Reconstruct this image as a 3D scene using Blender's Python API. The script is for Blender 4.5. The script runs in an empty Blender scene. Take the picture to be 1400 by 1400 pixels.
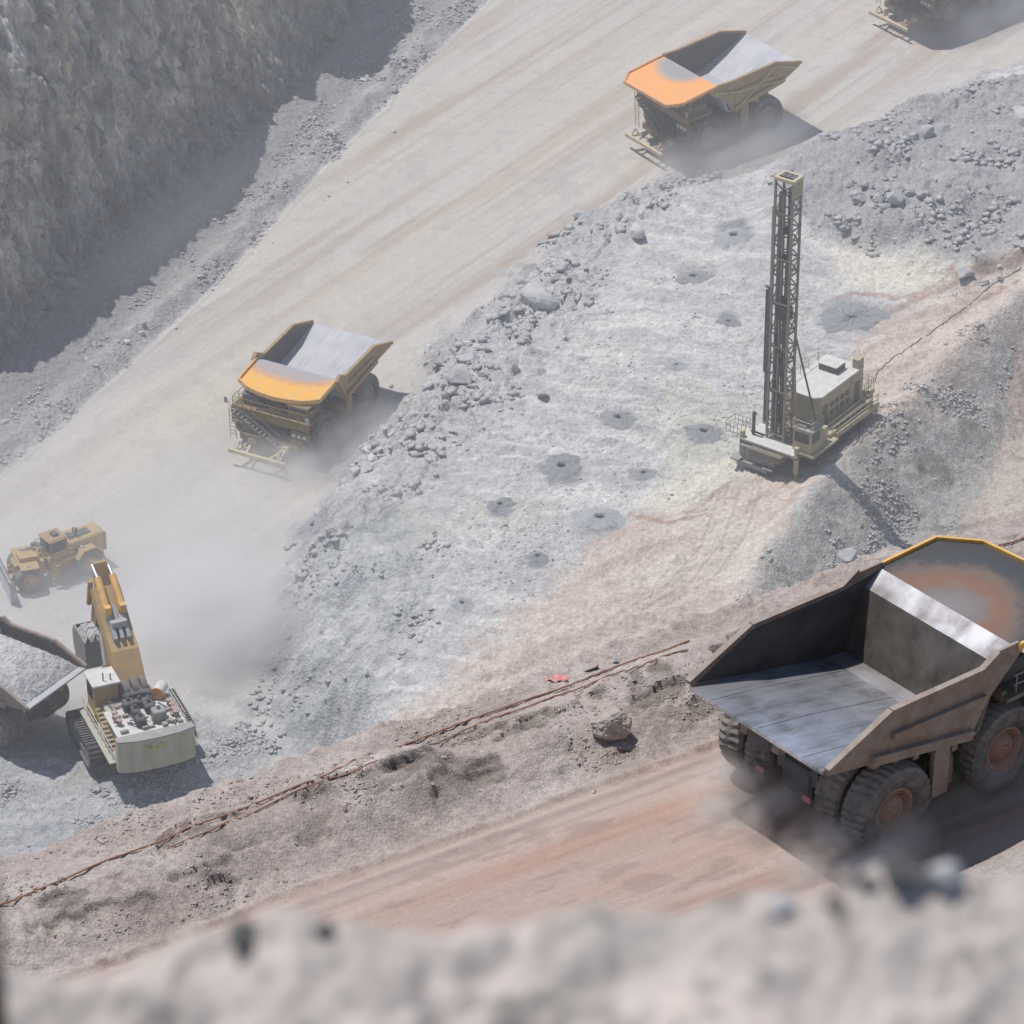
import bpy, math, random
import numpy as np
from mathutils import Vector, Matrix
random.seed(7)
R = math.radians
sc = bpy.context.scene
COL = sc.collection

# ------------------------------------------------------------------ camera model (used to survey the pit in world metres)
F, CH, TH = 5701.0, 186.0, R(31)

def unp(px, py, z):
    a = (px - 700) / F; b = (700 - py) / F
    dy = math.cos(TH) + b * math.sin(TH); dz = -math.sin(TH) + b * math.cos(TH)
    t = (z - CH) / dz
    return np.array([a * t, dy * t])

def W(pts, z):
    return [tuple(unp(x, y, z)) for x, y in pts]

# ------------------------------------------------------------------ numpy noise
def _hash(ix, iy, seed):
    h = (ix.astype(np.int64) * 374761393 + iy.astype(np.int64) * 668265263 + seed * 1274126177) & 0xFFFFFFFF
    h = ((h ^ (h >> 13)) * 1274126177) & 0xFFFFFFFF
    h = (h ^ (h >> 16)) & 0xFFFFFFFF
    return h / 4294967295.0

def vnoise(x, y, seed=0):
    ix = np.floor(x); iy = np.floor(y); fx = x - ix; fy = y - iy
    ux = fx * fx * fx * (fx * (fx * 6 - 15) + 10); uy = fy * fy * fy * (fy * (fy * 6 - 15) + 10)
    a = _hash(ix, iy, seed); b = _hash(ix + 1, iy, seed); c = _hash(ix, iy + 1, seed); d = _hash(ix + 1, iy + 1, seed)
    return (a + (b - a) * ux + (c - a) * uy + (a - b - c + d) * ux * uy) * 2 - 1

def fbm(x, y, seed=0, octv=4, gain=0.5):
    s = 0; amp = 1; tot = 0
    for k in range(octv):
        c, sn = math.cos(k * 1.3), math.sin(k * 1.3)
        s = s + amp * vnoise((x * c - y * sn) * 2 ** k + 17.3 * k, (x * sn + y * c) * 2 ** k - 9.1 * k, seed + k)
        tot += amp; amp *= gain
    return s / tot * 1.5

def rubble(x, y, size, seed=0, tilt=1.0):
    """angular broken rock: one tilted plate per jittered cell, cut by the gaps between cells"""
    x = x / size; y = y / size
    ix = np.floor(x); iy = np.floor(y)
    f1 = np.full(x.shape, 9.0); f2 = np.full(x.shape, 9.0); h = np.zeros(x.shape)
    for dx in (-1, 0, 1):
        for dy in (-1, 0, 1):
            cx = ix + dx; cy = iy + dy
            jx = cx + _hash(cx, cy, seed); jy = cy + _hash(cx, cy, seed + 1)
            ddx = x - jx; ddy = y - jy
            ax = 0.7 + 0.6 * _hash(cx, cy, seed + 5)
            d = np.sqrt((ddx * ax) ** 2 + (ddy / ax) ** 2)
            r = _hash(cx, cy, seed + 2)
            pl = r * 0.9 + tilt * ((_hash(cx, cy, seed + 3) - 0.5) * ddx + (_hash(cx, cy, seed + 4) - 0.5) * ddy) * 1.3
            new = d < f1
            f2 = np.where(new, f1, np.minimum(f2, d)); h = np.where(new, pl, h); f1 = np.where(new, d, f1)
    edge = np.clip((f2 - f1) / 0.22, 0, 1)
    return h * edge * size

def sstep(a, b, x):
    t = np.clip((x - a) / (b - a), 0, 1)
    return t * t * (3 - 2 * t)

def seg_dist(x, y, line, closed=False):
    best = np.full(x.shape, 1e9); sign = np.ones(x.shape); along = np.zeros(x.shape)
    pts = list(line) + ([line[0]] if closed else [])
    acc = 0
    for (x0, y0), (x1, y1) in zip(pts[:-1], pts[1:]):
        dx, dy = x1 - x0, y1 - y0; L2 = dx * dx + dy * dy + 1e-9
        t = np.clip(((x - x0) * dx + (y - y0) * dy) / L2, 0, 1)
        d = np.hypot(x - x0 - t * dx, y - y0 - t * dy)
        s = np.sign(dx * (y - y0) - dy * (x - x0))
        new = d < best
        best = np.where(new, d, best); sign = np.where(new, s, sign); along = np.where(new, acc + t * math.sqrt(L2), along)
        acc += math.sqrt(L2)
    return best, sign, along

def poly_sd(x, y, poly):
    """signed distance, positive inside"""
    d, _, _ = seg_dist(x, y, poly, True)
    inside = np.zeros(x.shape, bool)
    n = len(poly)
    for i in range(n):
        x0, y0 = poly[i]; x1, y1 = poly[(i + 1) % n]
        c = ((y0 > y) != (y1 > y)) & (x < (x1 - x0) * (y - y0) / (y1 - y0 + 1e-12) + x0)
        inside ^= c
    return np.where(inside, d, -d)

# ------------------------------------------------------------------ pit floor and drill bench: the height function
SHX, SHY = 0.33, -0.22                 # where a shadow falls per metre of height (right, towards the viewer)
AX = (0.616, 0.788)                    # haul road axis

def zroad(x, y):
    t = (x + 16.7) * AX[0] + (y - 328.8) * AX[1]
    return 0.062 * np.clip(t, -25, 120) - 0.12

roadL = W([(-400, 860), (-20, 640), (100, 555), (300, 395), (450, 250), (600, 112), (740, -8)], 0) + [(24, 455), (60, 520)]
benchP = [(110, 470)] + W([(1560, 20), (1400, 85), (1250, 138), (1120, 196)], 5) + W([(1010, 240), (900, 256)], 3.6) + \
    W([(800, 305), (720, 365), (628, 438)], 1.5) + W([(600, 470), (548, 552), (515, 594), (470, 642), (405, 720), (350, 800), (330, 850), (350, 900), (325, 950), (425, 1045)], -0.8) + \
    [(-14, 258), (-8, 240), (0, 225), (60, 215), (140, 215)]
crestR = [(2, 240), (13, 270)] + W([(990, 880), (1050, 765), (1112, 685), (1175, 618), (1240, 562), (1330, 470), (1400, 420)], 6) + [(75, 370), (120, 420)]
toeR = W([(1270, 800), (1290, 740), (1340, 620), (1400, 490)], 2)

rub_edge = W([(1040, 230), (960, 300), (880, 350), (830, 420), (780, 500), (700, 600), (600, 690), (480, 760), (400, 800), (380, 700), (470, 630), (540, 560), (620, 440), (700, 345), (800, 285), (900, 240)], 3)
rub_right = W([(1040, 300), (1060, 230), (1200, 170), (1420, 120), (1700, 100), (1700, 380), (1440, 370), (1330, 392), (1230, 360), (1130, 320)], 7)
rub_face = W([(330, 950), (345, 880), (360, 800), (470, 720), (560, 740), (620, 800), (600, 900), (520, 980), (440, 1045)], 2)
pinkP = W([(430, 1050), (620, 905), (740, 800), (800, 745), (900, 690), (980, 660), (1060, 600), (1150, 500), (1200, 430), (1300, 410), (1380, 370), (1560, 300), (1560, 380), (1400, 430), (1290, 540), (1175, 610), (1110, 688), (1045, 790), (1000, 880), (940, 950), (700, 1150)], 6)
pinkR = W([(1275, 800), (1305, 740), (1358, 615), (1412, 485), (1500, 380), (1800, 420), (1700, 900)], 2)
creamP = W([(1130, 345), (1200, 350), (1330, 395), (1260, 425), (1140, 400)], 6)
cream2 = W([(860, 690), (960, 640), (1010, 620), (1010, 650), (930, 700)], 6)

holes = [(1003, 324, 1.9, 'round grey cuttings mound left of the mast top, nearest the rubble field'), (948, 380, 1.5, 'low drill cuttings patch up left of the mast'),
         (996, 441, 1.0, 'small dark drill hole beside the middle of the mast'), (925, 500, 0.9, 'small black drill hole on pale bench left of the mast'),
         (845, 573, 1.6, 'faint grey cuttings mound in the middle of the bench'), (768, 640, 1.9, 'pitted cuttings mound right of the middle dump truck'),
         (880, 648, 1.1, 'small open drill hole right of the pitted mound'), (684, 691, 1.1, 'dark-rimmed drill hole lowest on the left slope'),
         (820, 710, 1.9, 'darkest and largest cuttings mound with a deep hole'), (735, 762, 0.9, 'small hole below the darkest mound'),
         (962, 592, 1.7, 'dark cuttings mound just left of the drill deck'), (632, 826, 1.0, 'faint cuttings mound near the broken face'),
         (428, 718, 1.3, 'low dust-covered mound near the shovel plume'), (1165, 436, 3.05, 'broad flat blue-grey cuttings heap behind the drill house')]

def far_parts(x, y):
    dL, sL, _ = seg_dist(x, y, roadL); dl = dL * sL            # + left of the road
    wob = fbm(x * 0.25, y * 0.25, 11, 3) * 1.3
    db = poly_sd(x, y, benchP) + wob
    dR, sR, _ = seg_dist(x, y, crestR); dr = -dR * sR            # + right of / below the crest
    return dl, db, dr, wob

def far_z(x, y, fine=True):
    x = np.asarray(x, float); y = np.asarray(y, float)
    dl, db, dr, wob = far_parts(x, y)
    zr = zroad(x, y)
    z = zr.copy()
    # talus and windrow left of the road
    talus = np.clip(dl, 0, 60)
    z = z + 0.75 * np.exp(-((dl - 2.4 - 0.5 * wob) / 1.0) ** 2) - 0.3 * np.exp(-((dl - 0.4) / 0.5) ** 2)
    z = z + np.clip(dl - 5.0, 0, 40) * 0.18
    # bench
    zb = 6.0 + 0.03 * np.clip(x - 20, -60, 80) + 0.02 * np.clip(y - 320, 0, 120) + fbm(x * 0.06, y * 0.06, 5, 3) * 0.35
    wid = 7.5 + 2.0 * sstep(0, -25, x)
    s = sstep(-0.06, 1.0, db / wid)
    z = z + (zb - zr) * s
    # rubble ridge around the right part of the bench
    mr = sstep(-2, 3, poly_sd(x, y, rub_right) + fbm(x * .2, y * .2, 3, 3) * 2)
    z = z + mr * (1.6 + 1.1 * fbm(x * 0.11, y * 0.11, 21, 4))
    # right slope down from the drill bench
    wcut = fbm(x * 0.3, y * 0.3, 31, 3) * 0.6
    drc = np.clip(dr + wcut, -5, 30)
    z = z + 0.9 * np.exp(-((dr + 0.3) / 1.3) ** 2) - 4.8 * sstep(0, 8.5, drc)
    # rubble
    me = sstep(-1.5, 2.5, poly_sd(x, y, rub_edge) + wob)
    mf = sstep(-1.5, 2.5, poly_sd(x, y, rub_face) + wob)
    ms = sstep(0.0, 1.5, drc) * (1 - sstep(8.0, 9.5, drc))
    mt = sstep(0.8, 2.5, dl)
    shovel = sstep(0.5, -3, db) * (1 - sstep(277, 283, y - 0.15 * (x + 30))) * (dl < 0)
    cl = 0.5 + 0.5 * np.clip(fbm(x * 0.17, y * 0.17, 41, 4) * 1.6, -1, 1)
    road = sstep(1.0, -1.5, db) * sstep(0.8, -0.5, dl) * (1 - shovel)
    amp1 = me * (0.25 + 0.9 * cl) + mr * (0.2 + 0.8 * cl ** 2) + mf * 0.22 + shovel * 0.14 + mt * 0.16 * cl + ms * 0.15
    amp2 = me * 0.8 + mr * 0.75 + mf * 0.42 + shovel * 0.5 + mt * 0.75 + ms * 0.6 + 0.16 * s
    if fine:
        z = z + amp1 * rubble(x, y, 1.5, 50) * 0.55 + amp2 * rubble(x + 3, y, 0.62, 60) * 0.42 + amp2 * rubble(x, y + 9, 0.33, 70) * 0.3
        z = z + (1 - road) * fbm(x * 0.9, y * 0.9, 80, 4) * 0.13 + mf * fbm(x * .30, y * .30, 83, 5) * 0.8
        calm = np.ones(x.shape)
        for (px, py, r, lab) in holes:
            h0 = unp(px, py, 6.2 if px > 450 else 0.5); calm = calm * sstep(.5, 1.4, np.hypot(x - h0[0], y - h0[1]) / r)
        # dozed and tracked bench surface: shallow curved ruts
        a = x * 0.35 + y * 0.94 + 2.5 * fbm(x * 0.07, y * 0.07, 85, 2)
        flat = s * (1 - np.clip(me + mr + mf + ms, 0, 1)) * calm
        z = z + flat * (0.10 * vnoise(a * 1.4, (x - y * .3) * 0.18, 86) + 0.06 * vnoise(a * 4.0, (x - y * .3) * 0.4, 87) + 0.16 * (0.5 - np.abs(fbm(x * 0.55 + .4 * vnoise(x * .2, y * .2, 97), y * 0.8, 95, 5))) * np.clip(.7 + 2 * fbm(x * .12, y * .12, 96, 3), 0.1, 2) + 0.10 * rubble(x, y, .55, 93) * (1 + np.clip(3 * fbm(x * .3, y * .3, 94, 3), -1, 2)))
        # road: longitudinal wheel lanes
        c = -x * AX[1] + y * AX[0]; t = x * AX[0] + y * AX[1]
        z = z + road * (0.05 * vnoise(c * 0.9, t * 0.03, 88) + 0.015 * vnoise(c * 3.5, t * 0.12, 89))
        # pale sweeps of material pushed off the wheel dozer blade near the loading spot
        z = z + shovel * 0.25 * fbm(x * 0.22, y * 0.5, 91, 3)
    return z

def far_col(x, y):
    dl, db, dr, wob = far_parts(x, y)
    n1 = fbm(x * 0.12, y * 0.12, 101, 4); n2 = fbm(x * 0.6, y * 0.6, 102, 4); n3 = fbm(x * 2.2, y * 2.2, 103, 3)
    c = -x * AX[1] + y * AX[0]; t = x * AX[0] + y * AX[1]
    def mix(a, b, m):
        return a + (np.array(b) - a) * np.clip(m, 0, 1)[:, None]
    col = np.zeros((len(x), 3)) + np.array([0.44, 0.44, 0.45])
    col = mix(col, (0.50, 0.51, 0.52), 0.5 + 0.8 * n1)
    col = mix(col, (0.33, 0.335, 0.36), 0.35 * n2 + 0.15)
    flow = vnoise((x * 0.35 + y * 0.94) * 1.3 + 2 * n1, (x * .94 - y * .35) * 0.15, 110)
    bench = sstep(1, 6, db)
    a2 = x * 0.35 + y * 0.94 + 2.5 * fbm(x * 0.07, y * 0.07, 85, 2)
    tr = vnoise(a2 * 5.5, (x - y * .3) * 0.5, 112) * np.clip(.3 + fbm(x * .15, y * .15, 113, 3) * 2, 0, 1)
    col = mix(col, (0.60, 0.60, 0.59), bench * np.clip(flow * 0.7 + 0.1, 0, 1))
    col = mix(col, (0.38, 0.40, 0.42), bench * np.clip(-flow * 0.6 - 0.05, 0, 1))
    col = mix(col, (0.47, 0.47, 0.40), bench * sstep(0.25, 0.8, n1 + 0.3 * n2) * 0.5)
    col = mix(col, (0.36, 0.365, 0.375), bench * np.clip(tr - .15, 0, 1) * 1.1)
    col = mix(col, (0.34, 0.34, 0.35), bench * sstep(.35, .6, fbm(x * 1.3, y * 1.3, 114, 4)) * .45)
    # road
    road = sstep(2.2, -1.2, db + .6 * n2) * sstep(0.9, -0.3, dl)
    st = vnoise(c * 0.45 + 0.4 * n1, t * 0.02, 120) * 0.6 + vnoise(c * 1.5, t * 0.035, 121) * 0.4 + vnoise(c * 3.6, t * 0.08, 122) * 0.25
    rc = np.zeros_like(col) + np.array([0.43, 0.42, 0.41])
    rc = mix(rc, (0.50, 0.485, 0.465), 0.45 + 0.8 * st)
    rc = mix(rc, (0.39, 0.33, 0.29), np.clip(-st * 1.7 - 0.02, 0, 1) * sstep(-75, -25, t - 310) * 0.95)
    rc = mix(rc, (0.50, 0.465, 0.40), np.clip(vnoise(c * 0.25, t * 0.012, 125) + .1, 0, 1) * 0.5)
    for k_ in range(5):
        cc_ = c - 3.2 * vnoise(t * 0.02 + k_ * 7, t * 0, 160 + k_) - (285 + k_ * 3.6)
        rc = mix(rc, (0.37, 0.36, 0.35), (np.exp(-((np.abs(cc_) - 2.1) / .35) ** 2)) * .4 * np.clip(.6 + vnoise(t * .1, t * 0, 170 + k_), 0, 1))
    rc = mix(rc, (0.36, 0.355, 0.35), sstep(.3, .6, fbm(x * .8, y * .8, 175, 4)) * .35)
    rc = mix(rc, (0.33, 0.33, 0.34), (1 - sstep(0.0, 0.35, np.abs(dl + 0.3 + 0.2 * wob))) * 0.55)
    flatleft = sstep(-2, -30, x) * sstep(325, 300, y)
    rc = mix(rc, (0.47, 0.47, 0.475), flatleft * 0.8)
    col = col + (rc - col) * road[:, None]
    # talus strip by the wall
    ta = sstep(0.3, 1.5, dl)
    col = mix(col, (0.37, 0.365, 0.375), ta * (0.7 + 0.4 * n2))
    col = mix(col, (0.27, 0.27, 0.285), sstep(-3.5, 0.0, ((x + 44.6) * -.9066 + (y - 342.6) * .4218) + 5.5) * .75)  # strip nearest the wall darkened: the wall's shadow deepened in the colour
    # rubble darker, facing pockets
    for poly, k, cc in ((rub_edge, 0.6, (0.40, 0.405, 0.43)), (rub_right, 0.85, (0.36, 0.365, 0.385)), (rub_face, 0.6, (0.36, 0.385, 0.40))):
        m = sstep(-1.5, 2.5, poly_sd(x, y, poly) + wob)
        col = mix(col, cc, m * (k + 0.4 * n2))
    # gray slope right of the drill bench
    sl = sstep(-1.5, 0.5, dr + wob * .5)
    col = mix(col, (0.40, 0.39, 0.38), sl * (0.8 + 0.3 * n2))
    col = mix(col, (0.22, 0.22, 0.20), sl * sstep(0.25, 0.6, fbm(x * 0.35, y * 0.35, 140, 4)) * 0.6)
    # pink ramp
    for poly, k in ((pinkP, 0.9), (pinkR, 1.0)):
        m = sstep(-1.8, 2.2, poly_sd(x, y, poly) * (2.0 if poly is pinkR else 1) + wob * 1.0 + n2 * 1.0)
        fl = vnoise((x * -0.57 + y * 0.82) * 1.1 + n1 * 2, (x * .82 + y * .57) * 0.08, 130)
        pk = mix(np.zeros_like(col) + np.array([0.47, 0.39, 0.345]), (0.54, 0.465, 0.42), 0.5 + fl)
        pk = mix(pk, (0.40, 0.32, 0.28), np.clip(-fl - 0.25, 0, 1) * 0.9)
        pk = mix(pk, (0.60, 0.58, 0.53), sstep(0.2, 0.8, n1) * 0.45)
        col = col + (pk - col) * (m * k)[:, None]
    m = sstep(-1.2, 1.5, poly_sd(x, y, creamP) + wob * .6) + sstep(-1.2, 1.0, poly_sd(x, y, cream2) + wob * .6)
    col = mix(col, (0.60, 0.585, 0.52), m * 0.75)
    # red-brown squiggle tracks by the drill
    for pts, wd in ((W([(1140, 412), (1165, 405), (1200, 404), (1225, 412), (1262, 404), (1300, 392)], 6.3), .35), (W([(1215, 430), (1260, 410), (1330, 396), (1400, 372)], 6.3), .5),
                    (W([(1300, 440), (1345, 418), (1400, 395)], 6.3), .3), (W([(860, 700), (920, 712), (960, 705)], 6), .3), (W([(930, 710), (1000, 660)], 6), .2)):
        d, _, _ = seg_dist(x, y, pts)
        col = mix(col, (0.34, 0.25, 0.21), (1 - sstep(wd * .4, wd * 1.6, d + n3 * .2)) * 0.75)
    for k_ in range(9):
        o_ = k_ * 9
        arc = W([(1040 - o_, 668), (1018 - o_ * 1.1, 735 + o_ * .2), (975 - o_ * 1.2, 790 + o_ * .2), (900 - o_ * 1.3, 830 + o_ * .3), (800 - o_, 900 + o_ * .2)], 6)
        d, _, _ = seg_dist(x, y, arc)
        col = mix(col, (0.36, 0.29, 0.255), (1 - sstep(.05, .22, d)) * (.2 + .4 * (k_ % 3 == 0)) * np.clip(.5 + 2 * n1, 0, 1))
    for k_ in range(6):
        o_ = k_ * 11
        arc = W([(1010, 645 + o_), (930, 690 + o_), (850, 760 + o_), (700, 880 + o_)], 6)
        d, _, _ = seg_dist(x, y, arc)
        col = mix(col, (0.38, 0.32, 0.285), (1 - sstep(.05, .22, d)) * .4 * np.clip(.5 + 2 * n2, 0, 1))
    # fresh bluish rock by the shovel
    sh = sstep(0.5, -3, db) * (1 - sstep(277, 284, y - 0.15 * (x + 30)))
    col = mix(col, (0.42, 0.445, 0.475), sh * (0.75 + 0.4 * n2))
    col = mix(col, (0.56, 0.57, 0.59), sh * sstep(0.1, 0.6, vnoise(x * 0.2 + y * .3, y * 0.9 - x * .3, 150)) * 0.6)
    col *= (1 + 0.10 * n3 * (1 - 0.85 * road * (1 - sh)))[:, None]
    ms_ = sstep(0, 1.5, dr) ; inr = sstep(-1.5, 2.5, poly_sd(x, y, rub_right) + wob); ms_ = np.clip(ms_ + inr * .7, 0, 1)
    col = col * (1 + (0.26 * bench * (1 - ms_) + 0.08 * (1 - bench) * (1 - road) )[:, None])
    col = col * np.array([1.02, .995, .965])
    for i_, (px, py, r, lab) in enumerate(holes):
        h0 = unp(px, py, 6.0 if px > 450 else 0.5); rr = np.hypot(x - h0[0], y - h0[1]) / r
        col = mix(col, (0.27, 0.275, 0.295) if r < 3 else (0.36, 0.365, 0.385), sstep(1.35, 0.5, rr + n2 * .35) * (.85 if i_ not in (1, 4, 11, 12) else .45))
    return np.concatenate([np.clip(col, 0.03, 0.78), (road * (1 - sh))[:, None]], 1)

# ------------------------------------------------------------------ near bench height function (s along, d across, towards the viewer)
E0 = np.array([-2.0, 157.1]); NU = np.array([0.8368, 0.5476]); NV = np.array([0.5476, -0.8368])

def near_sd(x, y):
    return (x - E0[0]) * NU[0] + (y - E0[1]) * NU[1], (x - E0[0]) * NV[0] + (y - E0[1]) * NV[1]

def near_xy(s, d):
    return E0[0] + s * NU[0] + d * NV[0], E0[1] + s * NU[1] + d * NV[1]

caves = [(610, 1050, 2.2, .9), (668, 1048, 1.0, .8), (560, 1062, 1.0, .5), (900, 950, 1.9, .45), (965, 955, 1.3, .5), (520, 1072, 1.1, .3), (440, 1090, 1.6, .35), (280, 1200, 1.8, .3), (720, 1000, 1.8, .3), (690, 985, 2.2, .25), (640, 1010, 1.4, .3), (860, 1010, .6, .3), (310, 1205, 1.2, .3), (90, 1250, 1.5, .6)]
def near_h(s, d):
    s = np.asarray(s, float); d = np.asarray(d, float)
    z = 79.7 - 0.02 * (s - 10.1)
    w = fbm(s * 0.16, d * 0.16, 201, 4)
    edge = d + 3.0 + 0.5 * fbm(s * 0.35, s * 0 + 3, 202, 4) + 0.25 * vnoise(s * 1.7, d * 0.5, 203)
    inside = sstep(-0.2, 0.5, edge)
    # berm: irregular heaps between the cable and the road
    lump = 0.75 + 0.55 * fbm(s * 0.16, s * 0 + 1, 204, 3)
    q = d + 0.6 * w
    prof = sstep(-1.2, 1.3, q) * (1 - sstep(2.6, 6.0, q))
    z = z + 1.5 * lump * prof
    # caved steps: the crust is undercut below the cable and on the heap
    cl = fbm(s * 0.55, d * 0.55, 206, 5)
    z = z - 0.38 * sstep(-0.04, 0.20, cl - 0.12 + 0.05 * w) * np.exp(-((d - 1.1) / 1.1) ** 2)
    z = z - 0.32 * sstep(-0.04, 0.18, fbm(s * .3, d * .45, 208, 5) - 0.15) * np.exp(-((d - 3.6) / 1.2) ** 2)
    for (px, py, a, b2) in caves:
        c0 = unp(px, py, 80.6); cs, cd = near_sd(c0[0], c0[1]); rr = np.hypot((s - cs) / a, (d - cd) / b2) + 0.5 * fbm(s * .9, d * .9, 220, 4)
        z = z - 0.32 * sstep(1.05, .7, rr) * np.clip(.4 + (d - cd) / b2 * -.6, 0, 1)
    off = 1 - sstep(6.0, 7.2, q) * (1 - sstep(19.6, 20.6, d + .4 * w))
    z = z + off * (0.10 * fbm(s * 0.9, d * 0.9, 210, 4) + 0.10 * rubble(s, d, 0.5, 211) + 0.10 * rubble(s, d, 0.23, 212) * 1.0)
    cl2 = sstep(0.0, 0.5, fbm(s * 0.4, d * 0.4, 214, 4))
    z = z + off * cl2 * 0.22 * rubble(s + 4, d, 0.75, 213)
    # graded windrow line along the road edge and wheel lanes
    z = z + 0.14 * np.exp(-((d - 6.6 + 0.25 * w) / 0.22) ** 2) * (1 + .6 * vnoise(s * 2.5, d * 0, 216)) + 0.08 * np.exp(-((d - 7.4 + 0.1 * w) / 0.18) ** 2)
    lane = 1 - off
    z = z + lane * (0.04 * vnoise(d * 1.1, s * 0.03, 217) + 0.012 * vnoise(d * 4.5, s * 0.12, 218) + 0.006 * vnoise(d * 12, s * .5, 219))
    # low berm on the viewer's side of the road
    z = z + 1.1 * sstep(19.8, 22.0, d + 0.4 * w) * (1 - 0.5 * sstep(23, 26, d))
    # outer face down into the pit
    z = z - np.where(edge < 0.5, (1 - inside) * (0.8 + (-(np.minimum(edge, 0.0))) * 2.3), 0)
    # slope that climbs to the rim the viewer stands on
    px_, py_ = near_xy(s, d)
    rim = 181.2 - np.clip(py_ - 5.5, 0, 400) * 0.872 + np.clip(5.5 - py_, 0, 1) * 0
    zz = np.where(d > 24, np.maximum(z, rim), z)
    zz = np.where(py_ < 5.5, np.minimum(zz, 181.2 - 0.0 * py_), zz)
    return np.maximum(zz, -6.0)

def near_col(s, d):
    n1 = fbm(s * 0.15, d * 0.15, 301, 4); n2 = fbm(s * 0.9, d * 0.9, 302, 4); n3 = fbm(s * 3.5, d * 3.5, 303, 3)
    w = fbm(s * 0.16, d * 0.16, 201, 4)
    def mix(a, b, m):
        return a + (np.array(b) - a) * np.clip(m, 0, 1)[:, None]
    col = np.zeros((len(s), 3)) + np.array([0.40, 0.34, 0.31])
    col = mix(col, (0.49, 0.435, 0.405), 0.4 + 0.9 * n1)
    col = mix(col, (0.32, 0.27, 0.245), 0.5 * n2 + 0.05)
    road = sstep(6.0, 7.4, d + 0.6 * w * 0.5) * (1 - sstep(19.6, 20.6, d))
    st = 0.6 * vnoise(d * 0.8 + .4 * n1, s * 0.025, 310) + 0.3 * vnoise(d * 2.7, s * 0.06, 311) + 0.2 * vnoise(d * 8, s * 0.25, 312)
    rc = mix(np.zeros_like(col) + np.array([0.335, 0.245, 0.205]), (0.40, 0.32, 0.28), 0.4 + 0.8 * st)
    rc = mix(rc, (0.38, 0.205, 0.145), np.clip(vnoise(d * 0.6, s * 0.05, 314) - 0.1, 0, 1) * 0.9)
    rc = mix(rc, (0.24, 0.18, 0.155), sstep(.25, .6, fbm(s * .5, d * 1.6, 320, 5)) * .4)
    rc = mix(rc, (0.24, 0.19, 0.165), np.clip(-st - 0.15, 0, 1) * 1.1)
    rc = mix(rc, (0.27, 0.235, 0.22), np.exp(-((d - 8.3) / 0.12) ** 2) * 0.6 + np.exp(-((d - 7.6) / 0.25) ** 2) * 0.5)
    col = col + (rc - col) * road[:, None]
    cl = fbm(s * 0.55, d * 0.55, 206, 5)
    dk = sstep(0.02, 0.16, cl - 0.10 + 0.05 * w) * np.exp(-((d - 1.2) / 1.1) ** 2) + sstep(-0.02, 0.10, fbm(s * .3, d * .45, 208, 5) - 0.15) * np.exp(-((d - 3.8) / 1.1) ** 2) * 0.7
    col = mix(col, (0.17, 0.145, 0.13), dk * sstep(-0.4, 0.1, n2 + n3 * .5) * 0.8)  # undercut and steep steps darkened: their shade is put into the colour
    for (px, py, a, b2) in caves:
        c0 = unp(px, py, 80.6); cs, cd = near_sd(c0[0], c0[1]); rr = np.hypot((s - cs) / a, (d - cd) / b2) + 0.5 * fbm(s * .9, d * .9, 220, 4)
        col = mix(col, (0.20, 0.17, 0.155), sstep(1.0, .85, rr) * .7)  # hollows carry painted shade as well as their dent
    lowb = sstep(20.0, 21.5, d)
    col = mix(col, (0.44, 0.42, 0.40), lowb * 0.7)
    col = mix(col, (0.33, 0.33, 0.33), sstep(-3.2, -4.5, d))
    col *= (1 + 0.13 * n3 * (1 - road * .8))[:, None]
    return np.concatenate([np.clip(col * 1.06, 0.03, 0.75), road[:, None]], 1)

# ------------------------------------------------------------------ materials
def new_mat(name):
    m = bpy.data.materials.new(name); m.use_nodes = True
    nt = m.node_tree; b = nt.nodes['Principled BSDF']
    return m, nt, b

def nd(nt, t, **kw):
    n = nt.nodes.new(t)
    for k, v in kw.items():
        if k.startswith('i_'):
            n.inputs[k[2:].replace('_', ' ')].default_value = v
        else:
            setattr(n, k, v)
    return n

def ramp(nt, src, stops):
    r = nt.nodes.new('ShaderNodeValToRGB')
    e = r.color_ramp.elements
    while len(e) < len(stops): e.new(0.5)
    for el, (p, c) in zip(e, stops):
        el.position = p; el.color = (c[0], c[1], c[2], 1) if isinstance(c, (tuple, list)) else (c, c, c, 1)
    nt.links.new(src, r.inputs[0])
    return r.outputs[0]

def mixc(nt, fac, a, b, mode='MIX'):
    n = nt.nodes.new('ShaderNodeMix'); n.data_type = 'RGBA'; n.blend_type = mode
    for s, v in ((n.inputs[0], fac), (n.inputs[6], a), (n.inputs[7], b)):
        if hasattr(v, 'node'): nt.links.new(v, s)
        elif isinstance(v, (tuple, list)): s.default_value = (*v[:3], 1)
        else: s.default_value = v
    return n.outputs[2]

def math_n(nt, op, a, b=0.0, clamp=False):
    n = nt.nodes.new('ShaderNodeMath'); n.operation = op; n.use_clamp = clamp
    for s, v in ((n.inputs[0], a), (n.inputs[1], b)):
        if hasattr(v, 'node'): nt.links.new(v, s)
        else: s.default_value = v
    return n.outputs[0]

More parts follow.
